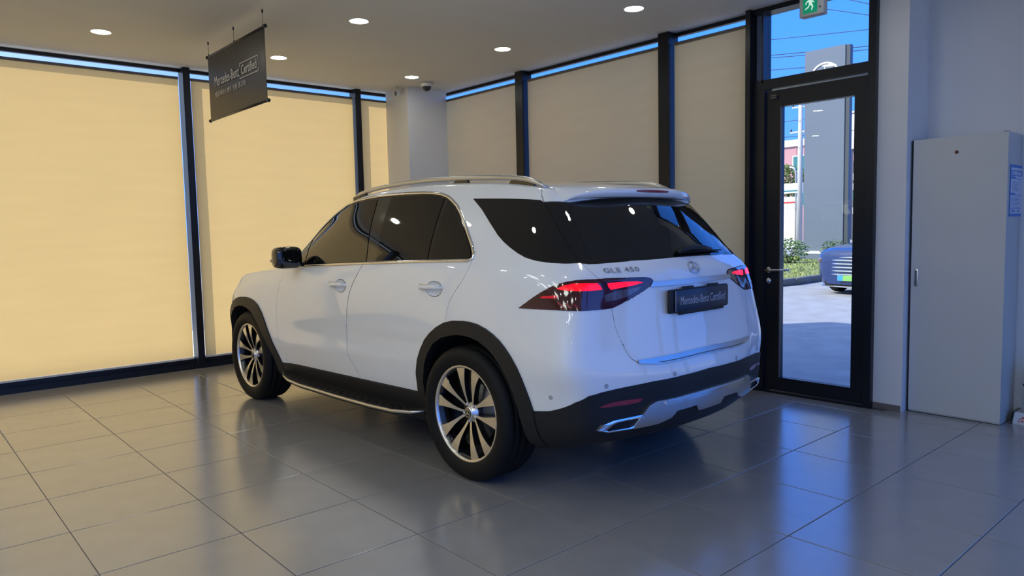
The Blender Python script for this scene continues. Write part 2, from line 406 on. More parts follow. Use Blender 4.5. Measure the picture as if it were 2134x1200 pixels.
# ---- unseen south side: left glazing added for blue light, right windows moved close
glazing('window_6', 'x', YB, [(-2.75, -2.66), (-1.25, -1.16), (.25, .34)], XL, 1.5, deep=(-.04, .14))
tag(MB().bb(1.50, 1.65, YB, YF+.04, 0, CZ).build('wall_return', 'wall_paint'), kind='structure')
glazing('window_4', 'x', YF, [(1.65, 1.72), (3.10, 3.19), (4.60, 4.69), (6.06, 6.15)], 1.65, XR, deep=(-.04, .14))
# ---- right-hand wall, pier beside the door, baseboard
tag(MB().bb(XR, XR+.15, .95, 2.12, 0, CZ).build('wall_right', 'wall_paint'), kind='structure')
glazing('window_5', 'y', XR, [(-1.30, -1.21), (-.20, -.11), (.86, .95)], YF, .95)  # unseen glazing added as a blue daylight source on the right
tag(MB().bb(5.752, XR+.15, 2.120, 2.330, 0, CZ).build('wall_pier', 'wall_paint'), kind='structure')
tag(MB().bb(5.744, 5.752, 2.128, 2.328, 0, .048).build('baseboard_right', 'base_trim'), kind='structure')

# ---- glass door with transom (door_1) in the right-hand glass wall
d = empty('door_1'); tag(d, kind='structure')
def fb(name, y0, y1, z0, z1, x0, x1, m='black_alu'): return MB().bb(x0, x1, y0, y1, z0, z1).build(name, m, d)
fb('post', 3.335, 3.378, 0, CZ-.001, WX-.14, WX+.06); fb('post', 2.330, 2.386, 0, CZ-.001, WX-.09, WX+.06)
fb('post', 3.243, 3.256, 2.62, 3.2, WX-.09, WX+.04)
fb('post', 3.232, 3.335, 0, 2.60, WX-.085, WX+.04)
fb('head_frame', 2.386, 3.335, 3.19, CZ-.001, WX-.10, WX+.04); fb('transom_bar', 2.386, 3.335, 2.560, 2.640, WX-.09, WX+.05)
fb('infill_panel', 3.256, 3.335, 2.64, 3.19, WX-.03, WX+.02, 'infill_alu')  # opaque bluish panel in place of a narrow side pane
fb('transom_pane', 2.386, 3.243, 2.635, 3.195, WX-.006, WX+.006, 'pane_glass')
fb('threshold', 2.386, 3.335, -.004, .016, WX-.09, WX+.05)
lf_ = MB(); lf_.bb(WX-.06, WX+.005, 3.098, 3.222, .022, 2.545); lf_.bb(WX-.06, WX+.005, 2.400, 2.495, .022, 2.545); lf_.bb(WX-.06, WX+.005, 2.495, 3.098, .022, .135); lf_.bb(WX-.06, WX+.005, 2.495, 3.098, 2.408, 2.545)
leaf = lf_.build('door_leaf', 'black_alu', d)
fb('door_pane', 2.49, 3.103, .13, 2.413, WX-.034, WX-.026, 'pane_glass')
fb('glazing_bead', 3.090, 3.099, .135, 2.408, WX-.066, WX-.058, 'bar_grey')
MB().tube([(WX-.062, 3.195, 1.05), (WX-.115, 3.195, 1.05)], .012).tube([(WX-.112, 3.20, 1.05), (WX-.116, 3.14, 1.052), (WX-.114, 2.985, 1.056)], [.011, .010, .009]).build('lever', 'steel', leaf)
MB().lathe([(.001, WX-.078), (.026, WX-.078), (.028, WX-.062), (.028, WX-.06)], 24, 'x', (0, 3.195, 1.05)).build('rosette', 'steel', leaf)
MB().lathe([(.001, WX-.078), (.024, WX-.078), (.027, WX-.062), (.027, WX-.06)], 24, 'x', (0, 3.195, .958)).rbox((WX-.082, 3.195, .958), (.01, .008, .022), .002).build('keyhole_rosette', 'steel', leaf)
MB().rbox((WX-.075, 3.15, 2.50), (.03, .05, .014), .003).rbox((WX-.075, 3.15, 2.482), (.03, .05, .014), .003).build('hinge', 'bar_grey', leaf)

# ================================================================== THINGS IN THE ROOM
# ---- recessed downlights on a 1.61 m grid
def downlight(x, y, label, group):
    r = thing('downlight', label, 'ceiling light', (x, y, CZ), 0, group)
    MB().lathe([(.074, .010), (.076, -.001), (.086, -.004), (.090, -.001), (.090, .0)], 32, 'z').build('trim_ring', 'lamp_trim', r)
    MB().lathe([(.0005, -.0005), (.075, -.0005)], 32, 'z', smooth=False).build('lens', 'lamp_lens', r, recalc=False)
    return r
LG = 'recessed ceiling downlights'
lab = {(1.63, 7.20): 'lit round downlight in the ceiling near the left edge, above the large blind', (3.24, 7.20): 'lit round downlight just right of the black banner',
       (3.24, 5.58): 'largest lit round downlight between banner and column, nearest the top edge', (4.85, 7.20): 'lit round downlight right in front of the square column',
       (4.85, 5.58): 'lit round downlight above the blind right of the column', (4.85, 3.92): 'lit round downlight nearest the exit sign and glass door'}
for x in (-3.20, -1.59, .02, 1.63, 3.24, 4.85):
    for y in (7.20, 5.58, 3.92, 2.30, .68, -.94, -2.56):
        if x > 3 and y < 2 or y < YF and x > 1.5: continue
        downlight(x, y, lab.get((x, y), 'round recessed downlight in the part of the ceiling above the picture'), LG if (x, y) in lab else 'downlights above the picture')
def add_fill_panel(x, y):      # unseen glowing panels added to brighten the left side of the car
    r = thing('ceiling_panel', 'square LED panel in the part of the ceiling behind the viewpoint', 'ceiling light', (x, y, CZ), 0, 'LED panels above the picture')
    MB().bb(-.32, .32, -.32, -.30, -.012, 0).bb(-.32, .32, .30, .32, -.012, 0).bb(-.32, -.30, -.30, .30, -.012, 0).bb(.30, .32, -.30, .30, -.012, 0).build('frame', 'lamp_trim', r)
    MB().bb(-.30, .30, -.30, .30, -.006, -.001).build('lens', 'panel_lens', r)
for x in (-2.4, -.80):
    for y in (4.75, 3.11, 1.49, -.13): add_fill_panel(x, y)
# ---- black banner hung from the ceiling on three wires
bn = thing('hanging_banner', 'black fabric banner with white lettering hung from the ceiling on three wires', 'banner', (2.47, 6.375, 3.09))
vs = []; nx, nz = 20, 14
for j in range(nz+1):
    for i in range(nx+1):
        y = -.645+1.29*i/nx; z = -.572+.572*j/nz
        vs.append((.004*math.sin(y*3.1+1)*math.sin(math.pi*j/nz)*.6-.0015, y, z))
n1 = len(vs); vs += [(p[0]+.003, p[1], p[2]) for p in vs]
q = [(j*(nx+1)+i, j*(nx+1)+i+1, (j+1)*(nx+1)+i+1, (j+1)*(nx+1)+i) for j in range(nz) for i in range(nx)]
m = MB(); m.add(vs, q+[tuple(k+n1 for k in reversed(t)) for t in q], True); m.build('cloth', 'banner_black', bn, recalc=False)
for z, nm in ((.004, 'top_rod'), (-.576, 'bottom_rod')):
    rod = MB().tube([(0, -.655, z), (0, .652, z)], .011).build(nm, 'banner_black', bn)
    for y in (-.662, .659): MB().tube([(0, y-.008, z), (0, y+.008, z)], .0155).build('end_cap', 'device_dark', rod)
for y in (-.62, -.003, .62): MB().tube([(0, y, .012), (0, y, .139)], .0016, 6).lathe([(.007, .139), (.007, .118), (.003, .112)], 10, 'z', (0, y, 0)).lathe([(.004, .012), (.005, .02), (.003, .03)], 8, 'z', (0, y, 0)).build('wire', 'device_dark', bn)
def on_banner(vs, fs, y_left, z0, mm, nm):
    # as seen from the viewpoint (looking towards +x) the text runs from +y to -y
    m = MB(); m.add([(-.0065, y_left-v.x-6.375, z0+v.y-3.09) for v in vs], fs); return m.build(nm, mm, bn, recalc=False)
v1, f1 = lettering('Mercedes-Benz', bold=.010); on_banner(fit(v1, .585, .088), f1, 6.862, 2.798, 'print_white', 'lettering')
v1, f1 = lettering('Certified', bold=.010); on_banner(fit(v1, .330, .080), f1, 6.232, 2.800, 'print_white', 'lettering')
v1, f1 = lettering('메르세데스-벤츠', bold=.006); on_banner(fit(v1, .395, .050), f1, 6.862, 2.700, 'print_white', 'lettering')
v1, f1 = lettering('인증 중고차', bold=.006); on_banner(fit(v1, .290, .050), f1, 6.435, 2.700, 'print_white', 'lettering')
br = MB()
for a, b, c_, e_ in ((6.262, 5.866, 2.901, 2.893), (6.262, 5.866, 2.778, 2.770)): br.bb(-.0066, -.006, b-6.375, a-6.375, e_-3.09, c_-3.09)
for yy in (6.262, 5.868): br.bb(-.0066, -.006, yy-.004-6.375, yy+.004-6.375, 2.872-3.09, 2.895-3.09); br.bb(-.0066, -.006, yy-.004-6.375, yy+.004-6.375, 2.776-3.09, 2.799-3.09)
br.build('lettering_frame', 'print_white', bn)
# ---- dome camera and little bracket sensor on the ceiling by the column
dc = thing('dome_camera', 'small white security dome camera with dark lens on the ceiling by the column', 'camera', (5.17, 7.36, CZ))
MB().lathe([(.001, 0), (.075, 0), (.078, -.02), (.066, -.042), (.05, -.05)], 28, 'z').build('housing', 'device_white', dc)
MB().lathe([(.054, -.044), (.053, -.062), (.046, -.08), (.03, -.094), (.012, -.099), (.001, -.1)], 28, 'z').build('lens_dome', 'device_dark', dc)
sn = thing('wall_sensor', 'small pale sensor box on a bracket at the top left of the column', 'sensor', (5.03, 7.80, CZ-.02))
MB().rbox((0, 0, -.05), (.055, .07, .10), .012).build('housing', 'device_white', sn)
MB().tube([(.0, .0, .02), (0, 0, -.01)], .012).box((.05, 0, -.035), (.06, .016, .016)).build('bracket', 'device_white', sn)
MB().rbox((-.028, -.01, -.06), (.012, .04, .05), .005).build('sensor_window', 'bar_grey', sn)
# ---- emergency exit sign
ex = thing('exit_sign', 'green running-man exit sign in a grey case above the glass door', 'sign', (5.30, 2.617, 2.952))
MB().rbox((0, 0, .075), (.07, .180, .155), .006).build('case', 'sign_grey', ex)
MB().tube([(0, 0, .15), (0, 0, .278)], .012).build('stem', 'sign_grey', ex)
pn = MB().bb(-.037, -.0345, -.046, .062, .018, .145).build('panel', 'sign_green', ex)
rm = MB(); yf = lambda x, y, d: V(d, .008-x, .08+y)
rm.prism([(math.cos(k*.7854)*.008+.004, math.sin(k*.7854)*.008+.043) for k in range(8)], yf, -.0375, -.039)
for pl in ([(-.012, .03), (.012, .032), (.018, .0), (.004, -.01), (-.006, .0)], [(.016, .026), (.034, .012), (.030, .005), (.014, .016)], [(-.012, .03), (-.03, .018), (-.034, .0), (-.028, 0), (-.022, .014), (-.008, .02)],
           [(.018, .0), (.026, -.022), (.016, -.044), (.009, -.044), (.016, -.02), (.006, -.008)], [(.0, -.006), (-.01, -.024), (-.034, -.036), (-.036, -.029), (-.014, -.016), (-.006, .0)]): rm.prism(pl, yf, -.0375, -.039)
rm.build('running_man', 'sign_white', pn)
MB().lathe([(.001, -.0385), (.006, -.0385), (.006, -.034)], 12, 'x', (0, -.068, .045)).build('indicator', 'device_dark', ex)
# ---- tall white service cabinet
cb = thing('tall_cabinet', 'tall off-white steel cabinet standing against the right-hand wall', 'cabinet', (5.99, 1.81, 0))
MB().bb(-.150, .155, -.308, .302, .004, 2.030).build('body', 'cabinet_white', cb)
dr = MB().bb(-.163, -.152, -.308, .290, .016, 2.030).build('door', 'cabinet_white', cb)
MB().bb(-.155, -.150, .290, .304, 0, 2.030).build('hinge_gap', 'device_dark', cb)  # dark strip standing in for the shade of the cabinet's side gap
MB().bb(-.150, -.10, -.300, .300, 0, .004).build('plinth', 'device_dark', cb)
MB().lathe([(.001, -.169), (.006, -.169), (.006, -.163)], 16, 'x', (0, .006, 1.919)).build('lock', 'red_print', MB().lathe([(.006, -.166), (.012, -.1655), (.013, -.160)], 16, 'x', (0, .006, 1.919)).build('lock_ring', 'device_dark', cb))
hp = MB().rbox((-.164, .254, 1.018), (.008, .030, .132), .003).build('recessed_pull', 'steel', dr)
MB().bb(-.1690, -.1682, .248, .260, .965, 1.07).build('pull_slot', 'bar_grey', hp)
MB().rbox((-.10, -.28, 2.034), (.03, .03, .012), .003).build('top_bolt', 'bar_grey', cb)
# blue notice on its side
no = thing('notice_sheet', 'blue and white notice sheet taped to the side of the tall cabinet', 'notice', (6.025, 1.5005, 1.455))
MB().bb(-.145, .145, -.0025, 0, 0, .355).build('sheet', 'poster_blue', no)
def npn(x0, x1, z0, z1, m, nm, dd): return MB().bb(x0, x1, -.0025-dd, -.002, z0, z1).build(nm, m, no)
npn(-.132, .132, .020, .335, 'poster_white', 'panel', .0005); npn(-.125, .125, .278, .318, 'poster_blue', 'heading_band', .001)
for x0 in (-.105, -.06, -.02, .03, .065): npn(x0, x0+.03, .285, .311, 'poster_white', 'heading_mark', .0015)
for z, x1 in ((.262, -.03), (.150, -.03)): npn(-.132, x1, z, z+.012, 'poster_blue', 'section_tab', .001); npn(-.132, .132, z-.004, z, 'poster_blue', 'section_rule', .001)
for k in range(8): npn(-.105, .08-.03*(k % 3), .238-.009*k, .2415-.009*k, 'poster_text', 'text_line', .001)
for k in range(9): npn(-.115, .10-.02*(k % 4), .134-.009*k, .1375-.009*k, 'poster_text', 'text_line', .001)
npn(-.132, .132, .052, .056, 'poster_blue', 'section_rule', .001); npn(-.11, -.02, .028, .046, 'poster_text', 'footer_mark', .001); npn(.02, .08, .030, .044, 'poster_text', 'footer_mark', .001)
# ---- fire-extinguisher stand, cut by the right edge of the picture
fs_ = thing('extinguisher_stand', 'white extinguisher stand with red lettering on its base at the right edge', 'stand', (6.045, 1.33, 0))
bs = MB().prism([(-.10, 0), (.09, 0), (.09, .075), (-.055, .075), (-.10, .012)], lambda x, z, y: V(x, y, z), -.16, .125).build('base', 'ext_white', fs_)
MB().prism([(-.106, 0), (.09, 0), (.09, .08), (-.058, .08), (-.106, .012)], lambda x, z, y: V(x, y, z), .125, .137).build('side_cap', 'device_dark', fs_)
v1, f1 = lettering('소화기', bold=.004); v1 = fit(v1, .185, .050)
sl = Vector((.045, 0, .063)).normalized()
m = MB(); m.add([Vector((-.1018, .098-v.x, .016))+sl*v.y for v in v1], f1); m.build('lettering', 'red_print', bs, recalc=False)
cyl = MB().lathe([(.001, .08), (.062, .08), (.068, .092), (.068, .33), (.062, .375), (.035, .405), (.022, .41), (.022, .44), (.001, .44)], 32, 'z', (.015, .028, 0)).build('cylinder', 'ext_white', fs_)
MB().lathe([(.0686, .262), (.0695, .264), (.0695, .276), (.0686, .278)], 32, 'z', (.015, .028, 0)).build('strap', 'device_dark', fs_)
MB().rbox((.015, .028, .455), (.03, .035, .04), .006).box((.015, .02, .47), (.016, .11, .01)).box((.015, .02, .492), (.016, .12, .008)).build('valve', 'device_dark', cyl)
# ---- body cage (car frame: u forward from rear axle, v to the left, z up)
def smooth_body(level=3):
    UL=[-.80,-.60,-.32,0,.32,.60,.95,1.30,1.65,1.95,2.2,2.42,2.70,2.995,3.30,3.52]
    UT=[-.40,-.28,-.08,.15,.40,.65,.95,1.25,1.56,1.87,2.15,2.40,2.68,2.97,3.27,3.46]
    ZT=[1.645,1.675,1.70,1.718,1.73,1.738,1.738,1.73,1.70,1.615,1.455,1.225,1.165,1.14,1.10,1.01]
    VT=[.60,.615,.625,.63,.635,.64,.64,.64,.64,.65,.68,.71,.73,.74,.74,.68]
    ZC=[1.662,1.695,1.72,1.742,1.758,1.767,1.768,1.76,1.735,1.655,1.48,1.235,1.21,1.18,1.12,1.02]
    UC=[-.50,-.34,-.11,.14,.40,.65,.95,1.27,1.61,1.95,2.24,2.49,2.74,3.02,3.32,3.62]
    ZB=[1.27,1.272,1.272,1.27,1.263,1.255,1.243,1.225,1.21,1.197,1.185,1.165,1.135,1.11,1.065,.95]
    VB=[.73,.84,.885,.903,.91,.91,.91,.91,.91,.905,.90,.89,.875,.87,.86,.76]
    Z=[[.31,.28,.24]+[.22]*13,[.37,.345,.315]+[.30]*13,[.445]*3+[.44]*13,[.58]*4+[.645,.636,.616,.600,.583,.570,.558,.55]+[.58]*4,[.70]*4+[.75,.745,.73,.72,.71]+[.70]*7,[.82]*14+[.80,.76],[1.02]*12+[1.0,.98,.94,.84],[b-.085 for b in ZB[:12]]+[1.07,1.055,1.01,.90],ZB]
    V=[[.72,.78]+[.80]*12+[.79,.70],
       [.80,.88,.90,.88]+[.865]*7+[.89,.90,.90,.89,.78],
       [.85,.925,.945,.94,.915]+[.905]*6+[.915,.945,.95,.94,.85],
       [.875,.94,.965,.965,.95,.938,.934,.933,.933,.933,.934,.94,.96,.965,.945,.84],
       [.92,.96,.968,.97,.954,.938,.932,.931,.931,.931,.933,.942,.96,.965,.95,.86],
       [.915,.957,.965,.97,.96,.95,.945,.943,.943,.943,.943,.945,.957,.962,.948,.855],
       [.865,.925,.95,.96,.96,.957,.955,.952,.95,.948,.945,.942,.943,.942,.928,.835],
       [.81,.89,.925,.937,.94,.94,.938,.936,.934,.93,.925,.918,.912,.905,.885,.79],VB]
    UCO=[-.72,-.80,-.82,-.82,-.81,-.80,-.78,-.755,-.70,-.58,-.46,-.40]   # rear corner
    URC=[-.85,-.94,-.985,-1.0,-.995,-.955,-.925,-.905,-.845,-.715,-.58,-.50] # rear centre
    UFO=[3.42,3.50,3.54,3.55,3.55,3.54,3.54,3.54,3.53,3.51,3.48,3.46]
    UFC=[3.60,3.72,3.80,3.83,3.85,3.86,3.84,3.81,3.77,3.73,3.68,3.62]
    ns=16
    side=np.zeros((12,ns,3))
    for i in range(ns):
        for j in range(9):
            f=1.0 if j<7 else (.97 if j==7 else .92)
            u=UL[i]*f+UT[i]*(1-f)
            side[j,i]=(u,V[j][i],Z[j][i])
        b=side[8,i]; t=np.array([UT[i],VT[i],ZT[i]])
        for j,fr in ((9,.42),(10,.82)):
            q=b*(1-fr)+t*fr
            hgt=t[2]-b[2]
            q[1]+=.045*hgt*4*fr*(1-fr)
            side[j,i]=q
        side[11,i]=t
    for j in range(12):
        side[j,0,0]=UCO[j]; side[j,15,0]=UFO[j]
    verts=[];idx={}
    def add(key,p):
        if key not in idx: idx[key]=len(verts); verts.append(tuple(p))
        return idx[key]
    def get(key):  # key=(i,k,j): i station 0..15, k column 0..6 (0 left,6 right), j row
        return idx[key]
    FR=[1,.78,.42,0]
    for j in range(12):
        for i in range(ns):
            for k in range(7):
                onside=k in(0,6); onend=i in(0,15); ontop=j==11; onbot=j==0
                if not(onside or onend or ontop or onbot): continue
                kk=min(k,6-k); fr=FR[kk]; s=1 if k<3 else (-1 if k>3 else 0)
                p=side[j,i].copy()
                if kk>0:
                    w={1:.40,2:.88,3:1.0}[kk]
                    if i==0: p[0]=side[j,0,0]+(URC[j]-side[j,0,0])*w
                    elif i==15: p[0]=side[j,15,0]+(UFC[j]-side[j,15,0])*w
                    if ontop:
                        p[2]=ZT[i]+(ZC[i]-ZT[i])*{1:.50,2:.90,3:1.0}[kk]
                        if 0<i<15: p[0]=UT[i]+(UC[i]-UT[i])*w
                        elif i==0: p[0]=UT[0]+(UC[0]-UT[0])*w
                    if i==0 and not ontop and j>=9:
                        p[2]+=.01*kk
                p[1]=side[j,i,1]*fr*s
                if kk==0: p[1]=side[j,i,1]*s
                add((i,k,j),p)
    faces=[]
    for j in range(11):
        for i in range(ns-1):
            faces.append([get((i,0,j)),get((i,0,j+1)),get((i+1,0,j+1)),get((i+1,0,j))])
            faces.append([get((i,6,j)),get((i+1,6,j)),get((i+1,6,j+1)),get((i,6,j+1))])
        for k in range(6):
            faces.append([get((0,k,j)),get((0,k+1,j)),get((0,k+1,j+1)),get((0,k,j+1))])
            faces.append([get((15,k,j)),get((15,k,j+1)),get((15,k+1,j+1)),get((15,k+1,j))])
    for i in range(ns-1):
        for k in range(6):
            faces.append([get((i,k,11)),get((i,k+1,11)),get((i+1,k+1,11)),get((i+1,k,11))])
            faces.append([get((i,k,0)),get((i+1,k,0)),get((i+1,k+1,0)),get((i,k+1,0))])
    tgt=np.array(verts); crs={get((i,k,3)) for i in range(4,12) for k in (0,6)}
    me=bpy.data.meshes.new('cage'); me.from_pydata(verts,[],faces)
    ob=bpy.data.objects.new('cage',me); bpy.context.scene.collection.objects.link(ob)
    ca=me.attributes.new('crease_edge','FLOAT','EDGE')
    for ed in me.edges:
        a,b=ed.vertices
        if a in crs and b in crs: ca.data[ed.index].value=.62
    md=ob.modifiers.new('s','SUBSURF'); md.levels=level; md.render_levels=level; md.use_limit_surface=False
    def ev():
        dg=bpy.context.evaluated_depsgraph_get(); dg.update()
        m=bpy.data.meshes.new_from_object(ob.evaluated_get(dg))
        return m
    P=tgt.copy(); n=len(P)
    for it in range(3):
        m=ev(); co=np.zeros(len(m.vertices)*3); m.vertices.foreach_get('co',co); co=co.reshape(-1,3)[:n]
        P+=.75*(tgt-co); me.vertices.foreach_set('co',P.ravel()); me.update(); bpy.data.meshes.remove(m)
    m=ev(); bpy.data.objects.remove(ob); bpy.data.meshes.remove(me)
    return m
# ================================================================== THE WHITE SUV
CAR_AT = (3.4451, 3.2893, 0); CAR_RZ = math.atan2(.99971, -.0240)
suv = thing('sport_utility_vehicle', 'white sport utility vehicle with black wheel-arch trim parked on the tiles', 'car', CAR_AT, CAR_RZ)
bodym = smooth_body(3)
BV = [v.co.copy() for v in bodym.vertices]; BF = [list(p.vertices) for p in bodym.polygons]
BN = [v.normal.copy() for v in bodym.vertices]
bodym.calc_loop_triangles()
bvh = BVHTree.FromPolygons(BV, BF)

class Lin:
    """parallel projection onto two axes; dirn is the dropped axis"""
    def __init__(s, a, b, dirn, ok=lambda p: True): s.a, s.b, s.ok = a, b, ok; s.d = Vector([1 if i == dirn else 0 for i in range(3)])
    def to(s, p): return (p[s.a], p[s.b]) if s.ok(p) else None
    def plane(s, q0, q1):
        p0 = Vector((0, 0, 0)); p0[s.a], p0[s.b] = q0; t = Vector((0, 0, 0)); t[s.a], t[s.b] = q1[0]-q0[0], q1[1]-q0[1]
        return p0, t.cross(s.d).normalized()
class Gno:
    """central projection from a point inside the body"""
    def __init__(s, c, ax, ok=lambda p: True):
        s.c = Vector(c); s.e0 = Vector(ax).normalized(); s.e1 = Vector((0, 0, 1)).cross(s.e0).normalized(); s.e2 = s.e0.cross(s.e1); s.ok = ok
    def to(s, p):
        if not s.ok(p): return None
        d = Vector(p)-s.c; w = d.dot(s.e0)
        return None if w < .05 else (d.dot(s.e1)/w, d.dot(s.e2)/w)
    def ray(s, q): return s.e0+s.e1*q[0]+s.e2*q[1]
    def plane(s, q0, q1): return s.c, s.ray(q0).cross(s.ray(q1)).normalized()
SIDE = Lin(0, 2, 1, lambda p: p[1] > .35)
REARG = Gno((1.2, 0, 1.3), (-1, 0, 0), lambda p: p[0] < .6)
TOPP = Lin(0, 1, 2, lambda p: p[2] > .75)
FRONT = Lin(1, 2, 0, lambda p: p[0] > 3.3)
def in_poly(q, P):
    x, y = q; c = False; n = len(P); j = n-1
    for i in range(n):
        xi, yi = P[i]; xj, yj = P[j]
        if (yi > y) != (yj > y) and x < (xj-xi)*(y-yi)/(yj-yi)+xi: c = not c
        j = i
    return c
def cut(bm, poly, pr):
    """cut bm along the polygon outline and return the faces inside it"""
    xs = [p[0] for p in poly]; ys = [p[1] for p in poly]; mg = .06
    bx = (min(xs)-mg, max(xs)+mg, min(ys)-mg, max(ys)+mg)
    cand = []
    for f in bm.faces:
        q = pr.to(f.calc_center_median())
        if q and bx[0] < q[0] < bx[1] and bx[2] < q[1] < bx[3]: cand.append(f)
    cand = set(cand); n = len(poly)
    for k in range(n):
        a, b = poly[k], poly[(k+1) % n]
        L = math.hypot(b[0]-a[0], b[1]-a[1])
        if L < 1e-6: continue
        ex, ey = (b[0]-a[0])/L, (b[1]-a[1])/L
        sel = []
        for f in cand:
            lo = hi = None; smin = 1e9; smax = -1e9; ok = True
            for v in f.verts:
                q = pr.to(v.co)
                if q is None: ok = False; break
                s_ = (q[0]-a[0])*ex+(q[1]-a[1])*ey; t_ = -(q[0]-a[0])*ey+(q[1]-a[1])*ex
                smin = min(smin, s_); smax = max(smax, s_)
                lo = t_ if lo is None else min(lo, t_); hi = t_ if hi is None else max(hi, t_)
            if ok and smax > -1e-4 and smin < L+1e-4 and lo < -1e-5 and hi > 1e-5: sel.append(f)
        if not sel: continue
        co, no = pr.plane(a, b)
        geo = set(sel)
        for f in sel: geo.update(f.edges); geo.update(f.verts)
        r = bmesh.ops.bisect_plane(bm, geom=list(geo), dist=2e-5, plane_co=co, plane_no=no)
        cand = {f for f in cand if f.is_valid} | {g for g in r['geom'] if isinstance(g, bmesh.types.BMFace)}
    out = []
    for f in cand:
        q = pr.to(f.calc_center_median())
        if q and in_poly(q, poly): out.append(f)
    return out
def normal_at(p):
    """smooth body normal near p"""
    loc, nn, idx, dist = bvh.find_nearest(p)
    w = Vector((0, 0, 0))
    for i in BF[idx]: w += BN[i]/((BV[i]-loc).length+.004)
    return w.normalized()
def shell(bm, faces, offset=0., rim=.012, shrink=0., keep_mid=True, mirror=None, rimless=None):
    """faces of bm as (verts, faces, normals), offset along the normal, with the outer rim folded inwards"""
    vid = {}; vs = []; ns = []; inset = {}
    for f in faces:
        for v in f.verts:
            if v not in vid: vid[v] = len(vs); vs.append(v.co.copy()); ns.append(normal_at(v.co))
    fset = set(faces); fl_ = [[vid[v] for v in f.verts] for f in faces]; bound = []
    for f in faces:
        fc = f.calc_center_median()
        for lp in f.loops:
            e_ = lp.edge
            if sum(1 for g in e_.link_faces if g in fset) == 1:
                a, b = lp.vert, lp.link_loop_next.vert
                if keep_mid and abs(a.co.y) < 1e-4 and abs(b.co.y) < 1e-4: continue
                bound.append((vid[a], vid[b]))
                t = (b.co-a.co).normalized(); w = ns[vid[a]].cross(t)
                if w.dot(fc-a.co) < 0: w = -w
                for v in (a, b): inset[vid[v]] = inset.get(vid[v], Vector((0, 0, 0)))+w
    pos = [vs[i]+ns[i]*offset+((inset[i].normalized()*shrink) if i in inset and inset[i].length > 1e-6 else Vector((0, 0, 0))) for i in range(len(vs))]
    V_ = list(pos); N_ = list(ns); F_ = list(fl_)
    if rim:
        rid = {}
        for i in inset: rid[i] = len(V_); V_.append(pos[i]-ns[i]*rim); N_.append(ns[i])
        top = {}
        for i in inset: top[i] = len(V_); V_.append(pos[i]); N_.append(None)
        low = {}
        for i in inset: low[i] = len(V_); V_.append(pos[i]-ns[i]*rim); N_.append(None)
        for a, b in bound: F_.append([top[b], top[a], low[a], low[b]])
        nr = len(bound)
    else: nr = 0
    return V_, F_, N_, nr
def emit_shell(name, data, m, parent, mirror=False, both=False):
    """link shell data as an object; mirror: right-hand copy; both: both halves in one mesh"""
    V_, F_, N_, nr = data; V2, F2, N2 = list(V_), [list(f) for f in F_], list(N_)
    if mirror:
        V2 = [Vector((p.x, -p.y, p.z)) for p in V_]; F2 = [list(reversed(f)) for f in F_]; N2 = [None if n is None else Vector((n.x, -n.y, n.z)) for n in N_]
    if both:
        o = len(V_); V2 = V2+[Vector((p.x, -p.y, p.z)) for p in V_]; F2 = F2+[[i+o for i in reversed(f)] for f in F_]; N2 = N2+[None if n is None else Vector((n.x, -n.y, n.z)) for n in N_]
    me = bpy.data.meshes.new(name); me.from_pydata([tuple(v) for v in V2], [], F2); me.update()
    me.polygons.foreach_set('use_smooth', [True]*len(me.polygons))
    base = [v.normal.copy() for v in me.vertices]
    me.normals_split_custom_set_from_vertices([tuple(n if n is not None else base[i]) for i, n in enumerate(N2)])
    return link(name, me, m, parent)
def g3(pts): return [REARG.to(Vector(p)) for p in pts]

# --- the left half of the body skin, cut into its panels
hb = bmesh.new(); hv = {}
for f in BF:
    if sum(BV[i].y for i in f)/len(f) > 0:
        for i in f:
            if i not in hv:
                c = BV[i].copy()
                if abs(c.y) < 1e-4: c.y = 0
                hv[i] = hb.verts.new(c)
        hb.faces.new([hv[i] for i in f])
lay = hb.faces.layers.int.new('region')
REG = {}
def region(name, poly, pr, over=None):
    k = REG.setdefault(name, len(REG)+1)
    for f in cut(hb, poly, pr):
        if f[lay] == 0 or (over and f[lay] == REG[over]): f[lay] = k
def reg(name): k = REG[name]; return [f for f in hb.faces if f[lay] == k]
RA_OUT = [(.520, .30), (.513, .425), (.495, .565), (.455, .655), (.412, .728), (.360, .785), (.295, .834), (.225, .875), (.152, .906), (.07, .925), (-.016, .930), (-.085, .929), (-.149, .921), (-.215, .902), (-.273, .877), (-.325, .848), (-.372, .813), (-.42, .768), (-.462, .718), (-.492, .665), (-.515, .608), (-.536, .552), (-.552, .499), (-.56, .30)]
RA_IN = [(.445, .10), (.440, .40), (.425, .52), (.385, .625), (.335, .705), (.269, .771), (.180, .815), (.075, .842), (-.01, .849), (-.089, .845), (-.165, .828), (-.231, .800), (-.29, .762), (-.340, .715), (-.39, .65), (-.425, .58), (-.45, .50), (-.465, .40), (-.468, .10)]
FA_OUT = [(2.40, .30), (2.431, .396), (2.485, .50), (2.539, .590), (2.588, .665), (2.632, .733), (2.685, .80), (2.749, .853), (2.825, .884), (2.908, .901), (3.0, .906), (3.101, .900), (3.19, .885), (3.27, .855), (3.345, .81), (3.41, .75), (3.46, .67), (3.49, .58), (3.50, .48), (3.505, .30)]
FA_IN = [(2.51, .10), (2.515, .39), (2.565, .475), (2.623, .556), (2.68, .622), (2.741, .690), (2.80, .744), (2.86, .784), (2.954, .815), (3.04, .826), (3.121, .823), (3.21, .803), (3.30, .755), (3.36, .70), (3.405, .62), (3.43, .53), (3.44, .40), (3.44, .10)]
region('opening', RA_IN, SIDE); region('opening', FA_IN, SIDE)
region('arch_rear', RA_OUT, SIDE); region('arch_front', FA_OUT, SIDE)
region('sill', [(2.55, .0), (2.55, .388), (2.431, .392), (1.227, .417), (.506, .432), (.40, .436), (.40, .0)], SIDE)
